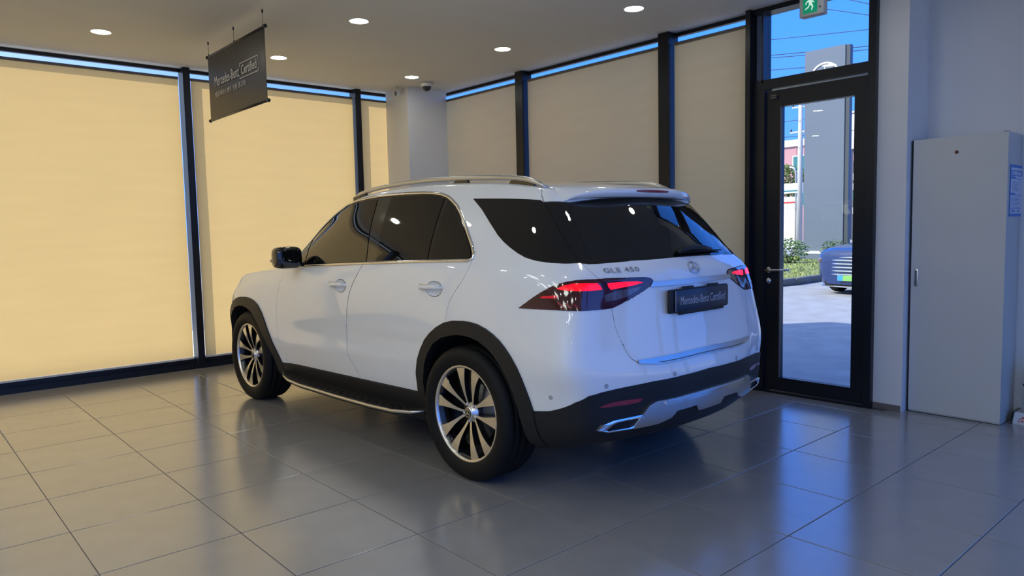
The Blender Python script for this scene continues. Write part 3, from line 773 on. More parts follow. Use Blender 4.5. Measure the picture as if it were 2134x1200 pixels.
BL = [(-.535, .94, .497), (-.552, .939, .499), (-.65, .925, .513), (-.731, .910, .540), (-.765, .900, .556), (-.798, .887, .575), (-.846, .844, .606), (-.872, .776, .617), (-.915, .62, .628), (-.959, .462, .636), (-.985, .25, .642), (-1.002, 0, .645), (-1.002, -.12, .645)]
region('bumper_skirt', g3(BL+[(-1.0, -.12, -.4), (-.45, .95, -.4), (-.45, .94, .30)]), REARG)
region('front_skirt', [(-.12, .10), (-.12, .46), (.5, .46), (.95, .44), (.95, .10)], FRONT)
# side daylight opening
DLO = [(2.20, 1.188), (1.965, 1.196), (1.55, 1.216), (1.105, 1.236), (.80, 1.247), (.484, 1.259), (.20, 1.267), (-.010, 1.272), (-.033, 1.282), (-.030, 1.305), (.004, 1.345), (.075, 1.41), (.149, 1.475), (.225, 1.537), (.30, 1.586), (.365, 1.619), (.43, 1.648), (.508, 1.668), (.60, 1.680), (.707, 1.687), (.92, 1.693), (1.152, 1.693), (1.36, 1.688), (1.55, 1.676), (1.72, 1.648), (1.868, 1.580), (1.97, 1.516), (2.065, 1.448), (2.14, 1.372), (2.20, 1.295), (2.245, 1.215), (2.235, 1.19)]
region('daylight', DLO, SIDE)
# rear quarter window, tail lamp, tailgate
SEAM = [(-.384, .670, 1.584), (-.440, .691, 1.533), (-.497, .710, 1.480), (-.560, .724, 1.415), (-.621, .735, 1.350), (-.670, .738, 1.303), (-.713, .738, 1.259)]
QW = [(.185, .700, 1.629), (.0, .694, 1.621), (-.18, .683, 1.611), (-.359, .667, 1.597)]+SEAM+[(-.64, .79, 1.258), (-.58, .832, 1.262), (-.527, .854, 1.269), (-.478, .86, 1.277), (-.428, .862, 1.289), (-.365, .857, 1.311), (-.304, .850, 1.338), (-.235, .838, 1.371), (-.169, .822, 1.409), (-.06, .785, 1.482), (.057, .741, 1.560)]
LAMP_O = [(-.452, .941, 1.027), (-.501, .931, 1.059), (-.545, .921, 1.089), (-.591, .909, 1.116), (-.632, .894, 1.139), (-.670, .878, 1.157), (-.71, .85, 1.170), (-.747, .819, 1.177), (-.775, .77, 1.179), (-.800, .706, 1.178), (-.845, .55, 1.174), (-.878, .415, 1.170), (-.890, .380, 1.163), (-.895, .366, 1.149), (-.893, .392, 1.128), (-.882, .45, 1.101), (-.871, .517, 1.074), (-.858, .59, 1.049), (-.843, .664, 1.026), (-.83, .73, 1.024), (-.808, .806, 1.026), (-.76, .868, 1.029), (-.694, .906, 1.030), (-.57, .929, 1.029)]
region('tail_lamp', g3(LAMP_O), REARG)
region('quarter_window', g3(QW), REARG)
GL = [(-.545, -.12, 1.610), (-.545, 0, 1.610), (-.52, .40, 1.596), (-.487, .575, 1.579), (-.43, .63, 1.581)]+SEAM+[(-.728, .71, 1.254), (-.743, .684, 1.253), (-.80, .45, 1.260), (-.847, .166, 1.266), (-.853, 0, 1.267), (-.853, -.12, 1.267)]
region('gate_black', g3(GL), REARG)
GP = [(-.55, -.12, 1.598), (-.55, 0, 1.598), (-.53, .40, 1.586), (-.50, .57, 1.568), (-.52, .608, 1.535), (-.60, .643, 1.43), (-.735, .672, 1.264), (-.80, .45, 1.270), (-.845, .166, 1.275), (-.85, 0, 1.276), (-.85, -.12, 1.276)]
region('gate_glass', g3(GP), REARG, over='gate_black')
GATE = [(-.325, -.12, 1.698), (-.325, 0, 1.698), (-.322, .30, 1.692), (-.318, .50, 1.680), (-.315, .619, 1.664), (-.350, .652, 1.622)]+SEAM+[(-.757, .728, 1.219), (-.800, .706, 1.178), (-.825, .680, 1.10), (-.844, .658, 1.024), (-.853, .655, .978), (-.860, .652, .935), (-.869, .640, .893), (-.880, .626, .853), (-.890, .614, .818), (-.902, .598, .785), (-.912, .580, .760), (-.925, .552, .742), (-.945, .47, .733), (-.976, .13, .735), (-.98, 0, .735), (-.98, -.12, .735)]
region('tailgate', g3(GATE), REARG)
# doors
SB = [(1.104, 1.270), (1.111, 1.229), (1.152, 1.165), (1.198, 1.099), (1.232, 1.045), (1.259, .994), (1.293, .90), (1.318, .80), (1.337, .70), (1.342, .61), (1.325, .565), (1.287, .522), (1.25, .470), (1.218, .418), (1.205, .36)]
FD = [(2.30, 1.27), (2.318, 1.175), (2.344, 1.128), (2.358, 1.06), (2.376, .997), (2.404, .92), (2.423, .852), (2.432, .77), (2.433, .682), (2.422, .605), (2.403, .536), (2.380, .476), (2.355, .420), (2.33, .36)]
SC = [(.20, .36), (.20, .80), (.142, .90), (.142, .925), (.130, .975), (.106, 1.031), (.06, 1.092), (-.001, 1.160), (-.025, 1.205), (-.037, 1.251), (-.042, 1.290)]
CUPS = [(1.372, 1.070, .078, .044), (.262, 1.098, .078, .044)]
for cu_, cz_, ra_, rb_ in CUPS: region('cup', [(cu_+ra_*math.cos(k*math.pi/10), cz_+rb_*math.sin(k*math.pi/10)) for k in range(20)], SIDE)
region('front_door', SB+list(reversed(FD)), SIDE)
region('rear_door', SB+SC, SIDE)
region('windshield', [(1.69, -.12), (1.68, .30), (1.63, .575), (1.90, .588), (2.18, .615), (2.40, .645), (2.50, .30), (2.53, -.12)], TOPP)
region('bonnet', [(2.56, -.12), (2.53, .35), (2.44, .72), (2.80, .80), (3.20, .815), (3.42, .77), (3.60, .55), (3.68, .25), (3.69, -.12)], TOPP)
region('headlamp', [(3.30, .885), (3.42, .955), (3.60, .965), (3.80, .90), (3.80, .80), (3.55, .79), (3.36, .83)], Lin(0, 2, 1, lambda p: p[1] > .35 and p[0] > 3.2))
region('grille', [(-.12, .62), (-.12, .90), (.40, .90), (.36, .66), (.30, .62)], FRONT)
for f in hb.faces[:]:
    c = f.calc_center_median()
    if f[lay] == REG['opening']: hb.faces.remove(f)
REG['rest'] = 0
rest_f = [f for f in hb.faces if f[lay] == 0]
emit_shell('body_shell', shell(hb, rest_f, rim=.014), 'paint_white', suv, both=True)
def seal(faces, name, parent, mirror=False, depth=.009, half=.014):
    """dark rubber strip behind the gap around a panel"""
    fset = set(faces); m = MB()
    for f in faces:
        for lp in f.loops:
            if sum(1 for g in lp.edge.link_faces if g in fset) == 1 and len(lp.edge.link_faces) == 2:
                a, b = lp.vert.co, lp.link_loop_next.vert.co
                if abs(a.y) < 1e-4 and abs(b.y) < 1e-4: continue
                na, nb = normal_at(a), normal_at(b); t = (b-a).normalized(); wa = na.cross(t)*half; wb = nb.cross(t)*half
                q = [a-na*depth-wa, b-nb*depth-wb, b-nb*depth+wb, a-na*depth+wa]
                if mirror: q = [Vector((p.x, -p.y, p.z)) for p in q]
                m.add(q, [(0, 1, 2, 3)])
    return m.build(name, 'seal_black', parent, recalc=False)
GAP = .0036
side_objs = {}
for mir in (False, True):
    s_ = -1 if mir else 1
    for nm, rg in (('front_door', 'front_door'), ('rear_door', 'rear_door')):
        o = emit_shell(nm, shell(hb, reg(rg), shrink=GAP), 'paint_white', suv, mirror=mir); side_objs[(nm, mir)] = o
        seal(reg(rg)+[f for f in reg('cup') if (f.calc_center_median().x > .8) == (rg == 'front_door')], 'door_seal', o, mir)
    for rg in ('arch_rear', 'arch_front'): emit_shell('wheel_arch_trim', shell(hb, reg(rg), offset=.012, rim=.05), 'trim_plastic', suv, mirror=mir)
    emit_shell('sill_cladding', shell(hb, reg('sill'), offset=.010, rim=.03), 'trim_plastic', suv, mirror=mir)
    side_objs[('dlo', mir)] = emit_shell('window_surround', shell(hb, reg('daylight'), offset=-.004, rim=0), 'gloss_black', suv, mirror=mir)
    qw = emit_shell('quarter_window', shell(hb, reg('quarter_window'), offset=-.0005, shrink=.001, rim=.01), 'car_glass', suv, mirror=mir)
    seal(reg('quarter_window'), 'window_seal', qw, mir, .006, .006)
    tl = emit_shell('tail_lamp', shell(hb, reg('tail_lamp'), offset=.004, shrink=.001, rim=.02), 'lens_red', suv, mirror=mir); side_objs[('tail', mir)] = tl
    hl = emit_shell('headlamp', shell(hb, reg('headlamp'), offset=.001, rim=.02), 'gloss_black', suv, mirror=mir)
gate = emit_shell('tailgate', shell(hb, reg('tailgate'), shrink=GAP), 'paint_white', suv, both=True)
seal(reg('tailgate')+reg('gate_black')+reg('gate_glass'), 'gate_seal', gate); seal(reg('tailgate')+reg('gate_black')+reg('gate_glass'), 'gate_seal', gate, True)
emit_shell('window_border', shell(hb, reg('gate_black'), shrink=.001, offset=-.001, rim=.012), 'car_glass', gate, both=True)
emit_shell('rear_window', shell(hb, reg('gate_glass'), shrink=.0008, offset=-.002, rim=.004), 'car_glass', gate, both=True)
emit_shell('bumper_skirt', shell(hb, reg('bumper_skirt'), offset=.006, rim=.02), 'trim_plastic', suv, both=True)
emit_shell('front_skirt', shell(hb, reg('front_skirt'), offset=.006, rim=.02), 'trim_plastic', suv, both=True)
bon = emit_shell('bonnet', shell(hb, reg('bonnet'), shrink=GAP), 'paint_white', suv, both=True); seal(reg('bonnet'), 'bonnet_seal', bon); seal(reg('bonnet'), 'bonnet_seal', bon, True)
emit_shell('windshield', shell(hb, reg('windshield'), offset=-.003, rim=.01), 'car_glass', suv, both=True)
emit_shell('grille', shell(hb, reg('grille'), offset=.004, rim=.02), 'gloss_black', suv, both=True)

# --- pieces laid over the skin
def patch(poly, pr, offset=.004, rim=.01, bevel_in=0.):
    """polygon cut out of the whole skin and lifted by offset"""
    xs = [p[0] for p in poly]; ys = [p[1] for p in poly]; mg = .07
    bm = bmesh.new(); idm = {}
    for f in BF:
        c = Vector((0, 0, 0))
        for i in f: c += BV[i]
        q = pr.to(c/len(f))
        if q and min(xs)-mg < q[0] < max(xs)+mg and min(ys)-mg < q[1] < max(ys)+mg:
            for i in f:
                if i not in idm: idm[i] = bm.verts.new(BV[i])
            try: bm.faces.new([idm[i] for i in f])
            except ValueError: pass
    fs = cut(bm, poly, pr); d_ = shell(bm, fs, offset=offset, rim=rim, keep_mid=False); bm.free()
    return d_
def mir(pts): return [(p[0], -p[1], p[2]) for p in pts]
# side glass panes
WF1 = [(2.16, 1.200), (1.985, 1.204), (2.035, 1.30), (2.105, 1.386), (2.16, 1.315), (2.205, 1.225)]
WF2 = [(1.955, 1.206), (1.55, 1.226), (1.085, 1.246), (1.135, 1.36), (1.20, 1.50), (1.265, 1.672), (1.40, 1.674), (1.55, 1.662), (1.71, 1.636), (1.855, 1.569), (1.955, 1.506), (2.045, 1.44), (2.075, 1.405), (2.01, 1.31)]
WR1 = [(.955, 1.252), (.80, 1.257), (.484, 1.269), (.385, 1.273), (.405, 1.36), (.43, 1.48), (.462, 1.642), (.52, 1.656), (.60, 1.667), (.707, 1.673), (.92, 1.679), (1.085, 1.680), (1.045, 1.50), (.99, 1.35)]
WR2 = [(.345, 1.274), (.20, 1.278), (.005, 1.283), (-.012, 1.292), (.02, 1.34), (.085, 1.402), (.16, 1.467), (.235, 1.528), (.31, 1.576), (.37, 1.607), (.415, 1.628), (.395, 1.50), (.37, 1.38)]
data = {n: patch(p, SIDE, -.0005, .003) for n, p in (('a', WF1), ('b', WF2), ('c', WR1), ('d', WR2))}
for mr in (False, True):
    for n in 'abcd': emit_shell('side_window' if n in 'bc' else 'vent_window', data[n], 'car_glass', side_objs[('front_door' if n in 'ab' else 'rear_door', mr)], mirror=mr)
# chrome surround of the side windows
def ring_sweep(poly, w0, w1, h, pr=SIDE, closed=True, y_sign=1, hi=1.2):
    """strip of width w0..w1 outside an outline and height h, following the skin"""
    pts = []
    P = list(poly); n = len(P)
    for k in range(n if closed else n-1):
        a, b = P[k], P[(k+1) % n]; L = math.hypot(b[0]-a[0], b[1]-a[1]); c = max(1, int(L/.05))
        pts += [(a[0]+(b[0]-a[0])*i/c, a[1]+(b[1]-a[1])*i/c) for i in range(c)]
    if not closed: pts.append(P[-1])
    area = sum(P[i][0]*P[(i+1) % n][1]-P[(i+1) % n][0]*P[i][1] for i in range(n)); sg = 1 if area < 0 else -1
    p3 = []
    for u, z in pts:
        h_ = bvh.ray_cast(Vector((u, hi, z)), Vector((0, -1, 0)))
        p3.append(h_[0])
    vs = []; N = len(p3)
    for i, p in enumerate(p3):
        a = p3[(i-1) % N] if closed or i else p; b = p3[(i+1) % N] if closed or i < N-1 else p
        t = (b-a).normalized(); nn = normal_at(p); o = nn.cross(t)*sg*-1
        o = -o
        vs += [p+o*w0+nn*-.002, p+o*w0+nn*h, p+o*(w0+w1)/2+nn*h*1.25, p+o*w1+nn*h, p+o*w1+nn*-.002]
    if y_sign < 0: vs = [Vector((v.x, -v.y, v.z)) for v in vs]
    fs = []; M_ = N if closed else N-1
    for i in range(M_):
        j = (i+1) % N
        for k in range(4): fs.append((i*5+k, j*5+k, j*5+k+1, i*5+k+1))
    return vs, fs
for sgn in (1, -1):
    vs, fs = ring_sweep(DLO, -.014, .004, .005, y_sign=sgn); m = MB(); m.add(vs, fs, True); m.build('window_chrome_trim', 'chrome', side_objs[('dlo', sgn < 0)])
# tail-lamp light bars and clear section
B1 = [(-.677, .883, 1.134), (-.705, .865, 1.150), (-.748, .832, 1.160), (-.78, .775, 1.160), (-.803, .722, 1.157), (-.810, .710, 1.144), (-.817, .700, 1.124), (-.799, .771, 1.121), (-.748, .850, 1.124), (-.71, .873, 1.128)]
B2 = [(-.819, .662, 1.154), (-.847, .551, 1.155), (-.868, .470, 1.153), (-.876, .441, 1.145), (-.863, .508, 1.134), (-.829, .648, 1.120), (-.824, .661, 1.136)]
B3 = [(-.588, .915, 1.088), (-.608, .910, 1.097), (-.686, .890, 1.102), (-.692, .891, 1.092), (-.681, .897, 1.086), (-.606, .913, 1.085)]
B4 = [(-.846, .615, 1.112), (-.866, .505, 1.120), (-.878, .455, 1.126), (-.876, .475, 1.110), (-.862, .545, 1.082), (-.846, .620, 1.066), (-.826, .690, 1.062), (-.822, .69, 1.095)]
B5 = [[(-.70-.03*k, .902-.012*k-.004*k*k, 1.068-.004*k), (-.712-.03*k, .896-.012*k-.004*k*k, 1.068-.004*k), (-.738-.03*k, .884-.014*k-.004*k*k, 1.040), (-.722-.03*k, .892-.013*k-.004*k*k, 1.040)] for k in range(3)]
for mr in (False, True):
    T = side_objs[('tail', mr)]
    for nm, pl, mm in (('light_bar', B1, 'light_bar'), ('light_bar', B2, 'light_bar'), ('light_bar', B3, 'light_dim'), ('clear_lens', B4, 'lens_clear'))+tuple(('reflector_fin', b, 'reflector_red') for b in B5):
        emit_shell(nm, patch(g3(pl), REARG, .0055, .004), mm, T, mirror=mr)
# chrome bar across the tailgate, lower chrome strip, rear diffuser, reflectors
CH = [(-.894, .378, 1.144), (-.908, .2, 1.145), (-.914, 0, 1.146), (-.908, -.2, 1.145), (-.894, -.378, 1.144), (-.892, -.40, 1.120), (-.91, -.2, 1.119), (-.916, 0, 1.119), (-.91, .2, 1.119), (-.892, .40, 1.120)]
emit_shell('chrome_bar', patch(g3(CH), REARG, .010, .014), 'satin_silver', gate)
LS = [(-.925, .548, .752), (-.958, .33, .757), (-.976, .1, .760), (-.976, -.1, .760), (-.958, -.33, .757), (-.925, -.548, .752), (-.93, -.552, .736), (-.955, -.43, .722), (-.982, -.1, .728), (-.982, .1, .728), (-.955, .43, .722), (-.93, .552, .736)]
emit_shell('chrome_strip', patch(g3(LS), REARG, .012, .016), 'satin_silver', suv)
LG_ = [(-.955, .43, .731), (-.980, .1, .737), (-.980, -.1, .737), (-.955, -.43, .731), (-.958, -.40, .727), (-.982, -.1, .732), (-.982, .1, .732), (-.958, .40, .727)]
emit_shell('strip_groove', patch(g3(LG_), REARG, .0135, .004), 'bar_grey', suv)
DF = [(-.91, .585, .405), (-.938, .545, .465), (-.952, .50, .515), (-.962, .455, .532), (-.99, .2, .540), (-.998, 0, .541), (-.99, -.2, .540), (-.962, -.455, .532), (-.952, -.50, .515), (-.938, -.545, .465), (-.91, -.585, .405), (-.95, -.42, .408), (-.97, -.335, .428), (-.972, -.30, .462), (-.98, -.14, .468), (-.98, -.11, .432), (-.985, 0, .428), (-.98, .11, .432), (-.98, .14, .468), (-.972, .30, .462), (-.97, .335, .428), (-.95, .42, .408)]
emit_shell('diffuser_plate', patch(g3(DF), REARG, .024, .03), 'satin_silver', suv)
D2 = [(-.98, .40, .522), (-.998, .1, .530), (-.998, -.1, .530), (-.98, -.40, .522), (-.98, -.40, .502), (-.998, -.1, .508), (-.998, .1, .508), (-.98, .40, .502)]
emit_shell('diffuser_panel', patch(g3(D2), REARG, .030, .01), 'chrome', suv)
RF = [(-.864, .792, .546), (-.883, .728, .558), (-.912, .63, .560), (-.937, .532, .556), (-.931, .547, .540), (-.911, .618, .535), (-.869, .773, .539)]
rfd = patch(g3(RF), REARG, .0095, .006)
for mr in (False, True): emit_shell('rear_reflector', rfd, 'reflector_red', suv, mirror=mr)
# exhaust tips: chrome frame with a dark mouth
EO = [(.800, .423), (.776, .452), (.716, .466), (.533, .472), (.508, .455), (.537, .416), (.594, .397), (.733, .402)]
EI = [(.752, .418), (.715, .443), (.690, .450), (.571, .456), (.560, .448), (.583, .416), (.610, .409), (.735, .412)]
def rear_u(v, z):
    h_ = bvh.ray_cast(Vector((-3, v, z)), Vector((1, 0, 0)))
    return h_[0].x if h_[0] else -.9
for sgn in (1, -1):
    m = MB(); n = len(EO); vs = []
    for d0, P_ in ((.02, EO), (-.022, EO), (-.026, [((a[0]+b[0])/2, (a[1]+b[1])/2) for a, b in zip(EO, EI)]), (-.020, EI), (.10, EI)):
        for (v, z) in P_: vs.append(V(rear_u(v, z)+d0, sgn*v, z))
    fs = [(r*n+i, r*n+(i+1) % n, (r+1)*n+(i+1) % n, (r+1)*n+i) for r in range(4) for i in range(n)]
    m.add(vs, fs); ob = m.build('exhaust_tip', 'chrome', suv)
    m = MB(); m.add([V(rear_u(v, z)-.004, sgn*v, z) for v, z in EI], [tuple(range(n))]); m.build('exhaust_mouth', 'seal_black', ob)
# bits draped over the rear: lettering, emblem, parking sensors
def drape(vs, fs, fn, off, name, m, parent, smooth=False):
    """flat shape whose (x, y, height) -> skin at (v, z) = fn(x, y), lifted by off + height"""
    out = []
    for p in vs:
        v, z = fn(p.x, p.y); h_ = bvh.ray_cast(Vector((-3, v, z)), Vector((1, 0, 0))); q = h_[0]; out.append(q+normal_at(q)*(off+p.z))
    mm = MB(); mm.add(out, fs, smooth); return mm.build(name, m, parent, recalc=False)
v1, f1 = lettering('GLE 450', bold=.012, spacing=1.12); v1 = fit(v1, .218, .023); v1, f1 = raise_flat(v1, f1, .003)
drape(v1, f1, lambda x, y: (.655-x, 1.2035+y), .001, 'model_lettering', 'chrome', gate)
v1, f1 = star_ring(.050, .0055); v1, f1 = raise_flat(v1, f1, .006)
drape(v1, f1, lambda x, y: (-x, 1.203+y*.64), .001, 'star_emblem', 'chrome', gate)
ring_v = []; ring_f = []
for k in range(16):
    a = 2*math.pi*k/16
    for r, hh in ((.0125, .0), (.0125, .0012), (.0098, .0012), (.0092, .0004)): ring_v.append(V(math.cos(a)*r, math.sin(a)*r, hh))
for k in range(16):
    j = (k+1) % 16
    for i in range(3): ring_f.append((k*4+i, j*4+i, j*4+i+1, k*4+i+1))
ring_f.append(tuple(k*4+3 for k in range(16)))
for v, z in ((.749, .645), (.312, .655), (-.312, .655), (-.749, .645)): drape(ring_v, ring_f, lambda x, y: (v-x, z+y), .0006, 'parking_sensor', 'sensor_grey', suv)
sv = [(-.670, .934, .586)]
for sgn in (1, -1):
    h_ = bvh.ray_cast(Vector((-.670, sgn*1.5, .586)), Vector((0, -sgn, 0)))[0]; nn = normal_at(h_); tx = nn.cross(Vector((0, 0, 1))).normalized(); ty = tx.cross(nn)
    m = MB(); m.add([h_+tx*p.x+ty*p.y+nn*(p.z+.0006) for p in ring_v], ring_f); m.build('parking_sensor', 'sensor_grey', suv)
# number plate on its holder
ph = MB().rbox((-.940, .012, 1.034), (.020, .575, .128), .006).rbox((-.940, .12, 1.094), (.016, .10, .03), .004).rbox((-.940, -.13, 1.094), (.016, .10, .03), .004).rbox((-.944, -.01, .972), (.018, .44, .03), .005).build('plate_holder', 'trim_plastic', gate)
pl_ = MB().rbox((-.956, 0, 1.036), (.006, .530, .112), .002).build('show_plate', 'plate_navy', gate)
v1, f1 = lettering('Mercedes-Benz Certified', bold=-.002); v1 = fit(v1, .445, .046); v1, f1 = raise_flat(v1, f1, .0006)
m = MB(); m.add([V(-.9593-p.z, .215-p.x, 1.012+p.y) for p in v1], f1); m.build('plate_lettering', 'plate_print', gate, recalc=False)
MB().bb(-.9596, -.9590, .2585, .2625, .982, 1.090).build('plate_edge_line', 'plate_print', gate)
# spoiler above the rear window, with the third brake light
sp = MB(); secs = []; NS = 25
for k in range(NS):
    v = -.602+1.204*k/(NS-1); a = abs(v)/.602
    ut = -.625+.145*a**3; zt = 1.657-.014*a**2-.050*a**8; zb = 1.609-.008*a**2-.022*a**8
    pts = []
    for fr in (0, .25, .5, .75):
        u0 = -.335+.03*a; uu = u0+(ut-u0)*fr
        h_ = bvh.ray_cast(Vector((min(-.30, uu+0), v, 3)), Vector((0, 0, -1)))
        z0 = bvh.ray_cast(Vector((u0, v, 3)), Vector((0, 0, -1)))[0].z
        pts.append((uu, z0+(zt-z0)*fr+.010*math.sin(math.pi*fr)+.0015))
    pts += [(ut+.010, zt+.001), (ut, zt-.008), (ut+.004, (zt+zb)/2), (ut+.012, zb+.004), (ut+.030, zb), (-.44+.03*a, 1.60-.02*a)]
    secs.append([V(u, v, z) for u, z in pts])
np_ = len(secs[0]); vs = [p for s in secs for p in s]
fs = [(k*np_+i, k*np_+i+1, (k+1)*np_+i+1, (k+1)*np_+i) for k in range(NS-1) for i in range(np_-1)]+[tuple(range(np_)), tuple((NS-1)*np_+i for i in reversed(range(np_)))]
sp.add(vs, fs, True); spo = sp.build('roof_spoiler', 'paint_white', gate)
m = MB(); n = 13; vs = []
for k in range(n):
    v = -.155+.31*k/(n-1); a = abs(v)/.602; ut = -.625+.145*a**3; zt = 1.657-.014*a**2; tp = 1-.5*(abs(v)/.155)**4
    vs += [V(ut-.001, v, zt-.0125+.007*tp), V(ut-.003, v, zt-.0125), V(ut+.001, v, zt-.0125-.008*tp)]
m.add(vs, [(k*3+i, (k+1)*3+i, (k+1)*3+i+1, k*3+i+1) for k in range(n-1) for i in range(2)], True); m.build('high_brake_light', 'reflector_red', spo)
# wiper
def skin_rear(v, z, off=0.):
    q = bvh.ray_cast(Vector((-3, v, z)), Vector((1, 0, 0)))[0]; return q+normal_at(q)*off
wp = MB().tube([skin_rear(v, z, o) for v, z, o in ((.075, 1.283, .012), (.03, 1.296, .024), (-.06, 1.300, .028), (-.18, 1.296, .026), (-.28, 1.289, .018))], [.014, .021, .021, .018, .012], 10, sq=(1, .8)).build('wiper_arm', 'trim_plastic', gate)
MB().tube([skin_rear(v, z, .009) for v, z in ((.055, 1.282), (-.12, 1.286), (-.30, 1.284), (-.46, 1.281))], [.006, .007, .006, .004], 8).build('wiper_blade', 'rubber', wp)
# door handles
for mr in (False, True):
    s_ = -1 if mr else 1
    for nm, uc, zc, tl_ in (('front_door', 1.404, 1.078, .04), ('rear_door', .296, 1.107, .04)):
        pts = []; prof = []
        m = MB(); N = 15; vs = []
        for k in range(N):
            a = k/(N-1)*2-1; u = uc+a*.118; z = zc-a*.004
            h_ = bvh.ray_cast(Vector((u, 1.4, z)), Vector((0, -1, 0)))[0]
            out = .034*(1-abs(a)**5); hh = .0155*(1-.45*abs(a)**6)
            for dy, dz in ((out*.45, -hh), (out*.9, -hh*.9), (out, 0), (out*.92, hh*.9), (out*.4, hh)): vs.append(V(u, s_*(h_.y+dy), z+dz))
        fs = [(k*5+i, k*5+(i+1) % 5, (k+1)*5+(i+1) % 5, (k+1)*5+i) for k in range(N-1) for i in range(5)]+[tuple(range(5)), tuple((N-1)*5+i for i in range(5))]
        m.add(vs, fs, True); hd = m.build('door_handle', 'paint_white', side_objs[(nm, mr)])
        m = MB(); h_ = bvh.ray_cast(Vector((uc-.05, 1.4, zc)), Vector((0, -1, 0)))[0]
        pts = []
        for k in range(9):
            u = uc-.112+k*.024; q_ = bvh.ray_cast(Vector((u, 1.4, zc+.0155)), Vector((0, -1, 0)))[0]; pts.append(V(u, s_*(q_.y+.031*(1-abs((u-uc)/.125)**5)), zc+.0145-(u-uc)*-.034))
        m.tube(pts, .0028, 6); m.build('handle_chrome', 'chrome', hd)
for mr in (False, True):
    s_ = -1 if mr else 1
    for (cu_, cz_, ra_, rb_), nm in zip(CUPS, ('front_door', 'rear_door')):
        m = MB(); vs = []; nr = 7
        for r_ in range(nr):
            f_ = 1-r_/(nr-1)*.999; dep = .019*(1-f_**2.2)
            for k in range(20):
                u_, z_ = cu_+ra_*f_*math.cos(k*math.pi/10), cz_+rb_*f_*math.sin(k*math.pi/10); q_ = bvh.ray_cast(Vector((u_, 1.4, z_)), Vector((0, -1, 0)))[0]; vs.append(V(u_, s_*(q_.y-dep), z_))
        m.add(vs, [(r_*20+k, r_*20+(k+1) % 20, (r_+1)*20+(k+1) % 20, (r_+1)*20+k) for r_ in range(nr-1) for k in range(20)], True); m.build('handle_cup', 'paint_white', side_objs[(nm, mr)])
# exterior mirrors
for mr in (False, True):
    s_ = -1 if mr else 1
    hs = MB().super((2.06, s_*1.008, 1.262), (.14, .215, .170), .50).build('mirror_housing', 'gloss_black', suv)
    MB().super((2.08, s_*.915, 1.208), (.12, .12, .045), .7).build('mirror_foot', 'gloss_black', hs)
    MB().super((1.990, s_*1.010, 1.264), (.012, .165, .122), .45).build('mirror_glass', 'car_glass', hs)
    MB().super((2.10, s_*1.102, 1.240), (.07, .03, .025), .6).build('turn_signal', 'lens_clear', hs)
# roof rails
RL = [(1.70, 1.712), (1.62, 1.733), (1.50, 1.750), (1.30, 1.766), (1.06, 1.776), (.80, 1.778), (.59, 1.774), (.30, 1.764), (.06, 1.750), (-.08, 1.738), (-.167, 1.727), (-.23, 1.712), (-.29, 1.692), (-.34, 1.668)]
def skin_top(u, v): return bvh.ray_cast(Vector((u, v, 3)), Vector((0, 0, -1)))[0].z
for sgn in (1, -1):
    pts = []
    for u, z in RL: pts.append(V(u, sgn*.600, z))
    rl = MB().tube(pts, [.009, .014]+[.0155]*10+[.013, .008], 12, sq=(1.15, 1.05)).build('roof_rail', 'satin_silver', suv)
    for u0, u1 in ((.33, .49), (-.25, -.04), (1.52, 1.72)):
        m = MB(); zz = lambda u: np.interp(u, [p[0] for p in reversed(RL)], [p[1] for p in reversed(RL)])
        for ua, ub in ((u0, u1),):
            la, lb = skin_top(ua, sgn*.6)-.004, skin_top(ub, sgn*.6)-.004; ta, tb = zz(ua), zz(ub)
            e0, e1 = (.03, .045) if u0 > 0 and u0 < 1 else (.0, .03) if u0 < 0 else (.05, .0)
            vs = []
            for w in (-.010, .010): vs += [V(ua, sgn*.6+w, la), V(ub, sgn*.6+w, lb), V(ub+(-e1 if u0 < 1 else 0), sgn*.6+w, tb-.004), V(ua+e0, sgn*.6+w, ta-.004)]
            m.add(vs, [(0, 1, 2, 3), (7, 6, 5, 4), (0, 4, 5, 1), (1, 5, 6, 2), (2, 6, 7, 3), (3, 7, 4, 0)])
        m.build('rail_foot', 'gloss_black', rl)
# running boards
for sgn in (1, -1):
    ou = [(2.40, .925), (2.30, .965), (2.16, .998), (1.95, 1.010), (1.40, 1.012), (.95, 1.010), (.68, 1.002), (.52, .975), (.43, .930)]
    inn = [(u, .83) for u, v in ou]
    zz = [.318, .306, .298, .292, .292, .297, .305, .318, .332]
    m = MB(); n = len(ou); vs = []
    for (u, v), z in zip(ou, zz): vs += [V(u, sgn*.83, z+.012), V(u, sgn*(v-.01), z+.004), V(u, sgn*v, z-.008), V(u, sgn*(v-.012), z-.030), V(u, sgn*.83, z-.045)]
    m.add(vs, [(k*5+i, k*5+i+1, (k+1)*5+i+1, (k+1)*5+i) for k in range(n-1) for i in range(4)]+[(0, 1, 2, 3, 4), tuple((n-1)*5+i for i in (4, 3, 2, 1, 0))], False)
    rbd = m.build('running_board', 'trim_plastic', suv)
    MB().tube([V(u, sgn*(v+.001), z-.004) for (u, v), z in zip(ou, zz)], [.004]+[.0105]*(n-2)+[.004], 8, sq=(.8, 1)).build('silver_edge', 'satin_silver', rbd)
    m = MB()
    for k in range(17):
        u = .62+k*.092
        for vv in (.925, .965): m.box((u+(.045 if vv > .95 else 0), sgn*vv, np.interp(u, [p[0] for p in reversed(ou)], list(reversed(zz)))+.0065), (.05, .012, .008))
    tag(m.build('grip_studs', 'rubber', rbd), kind='stuff')
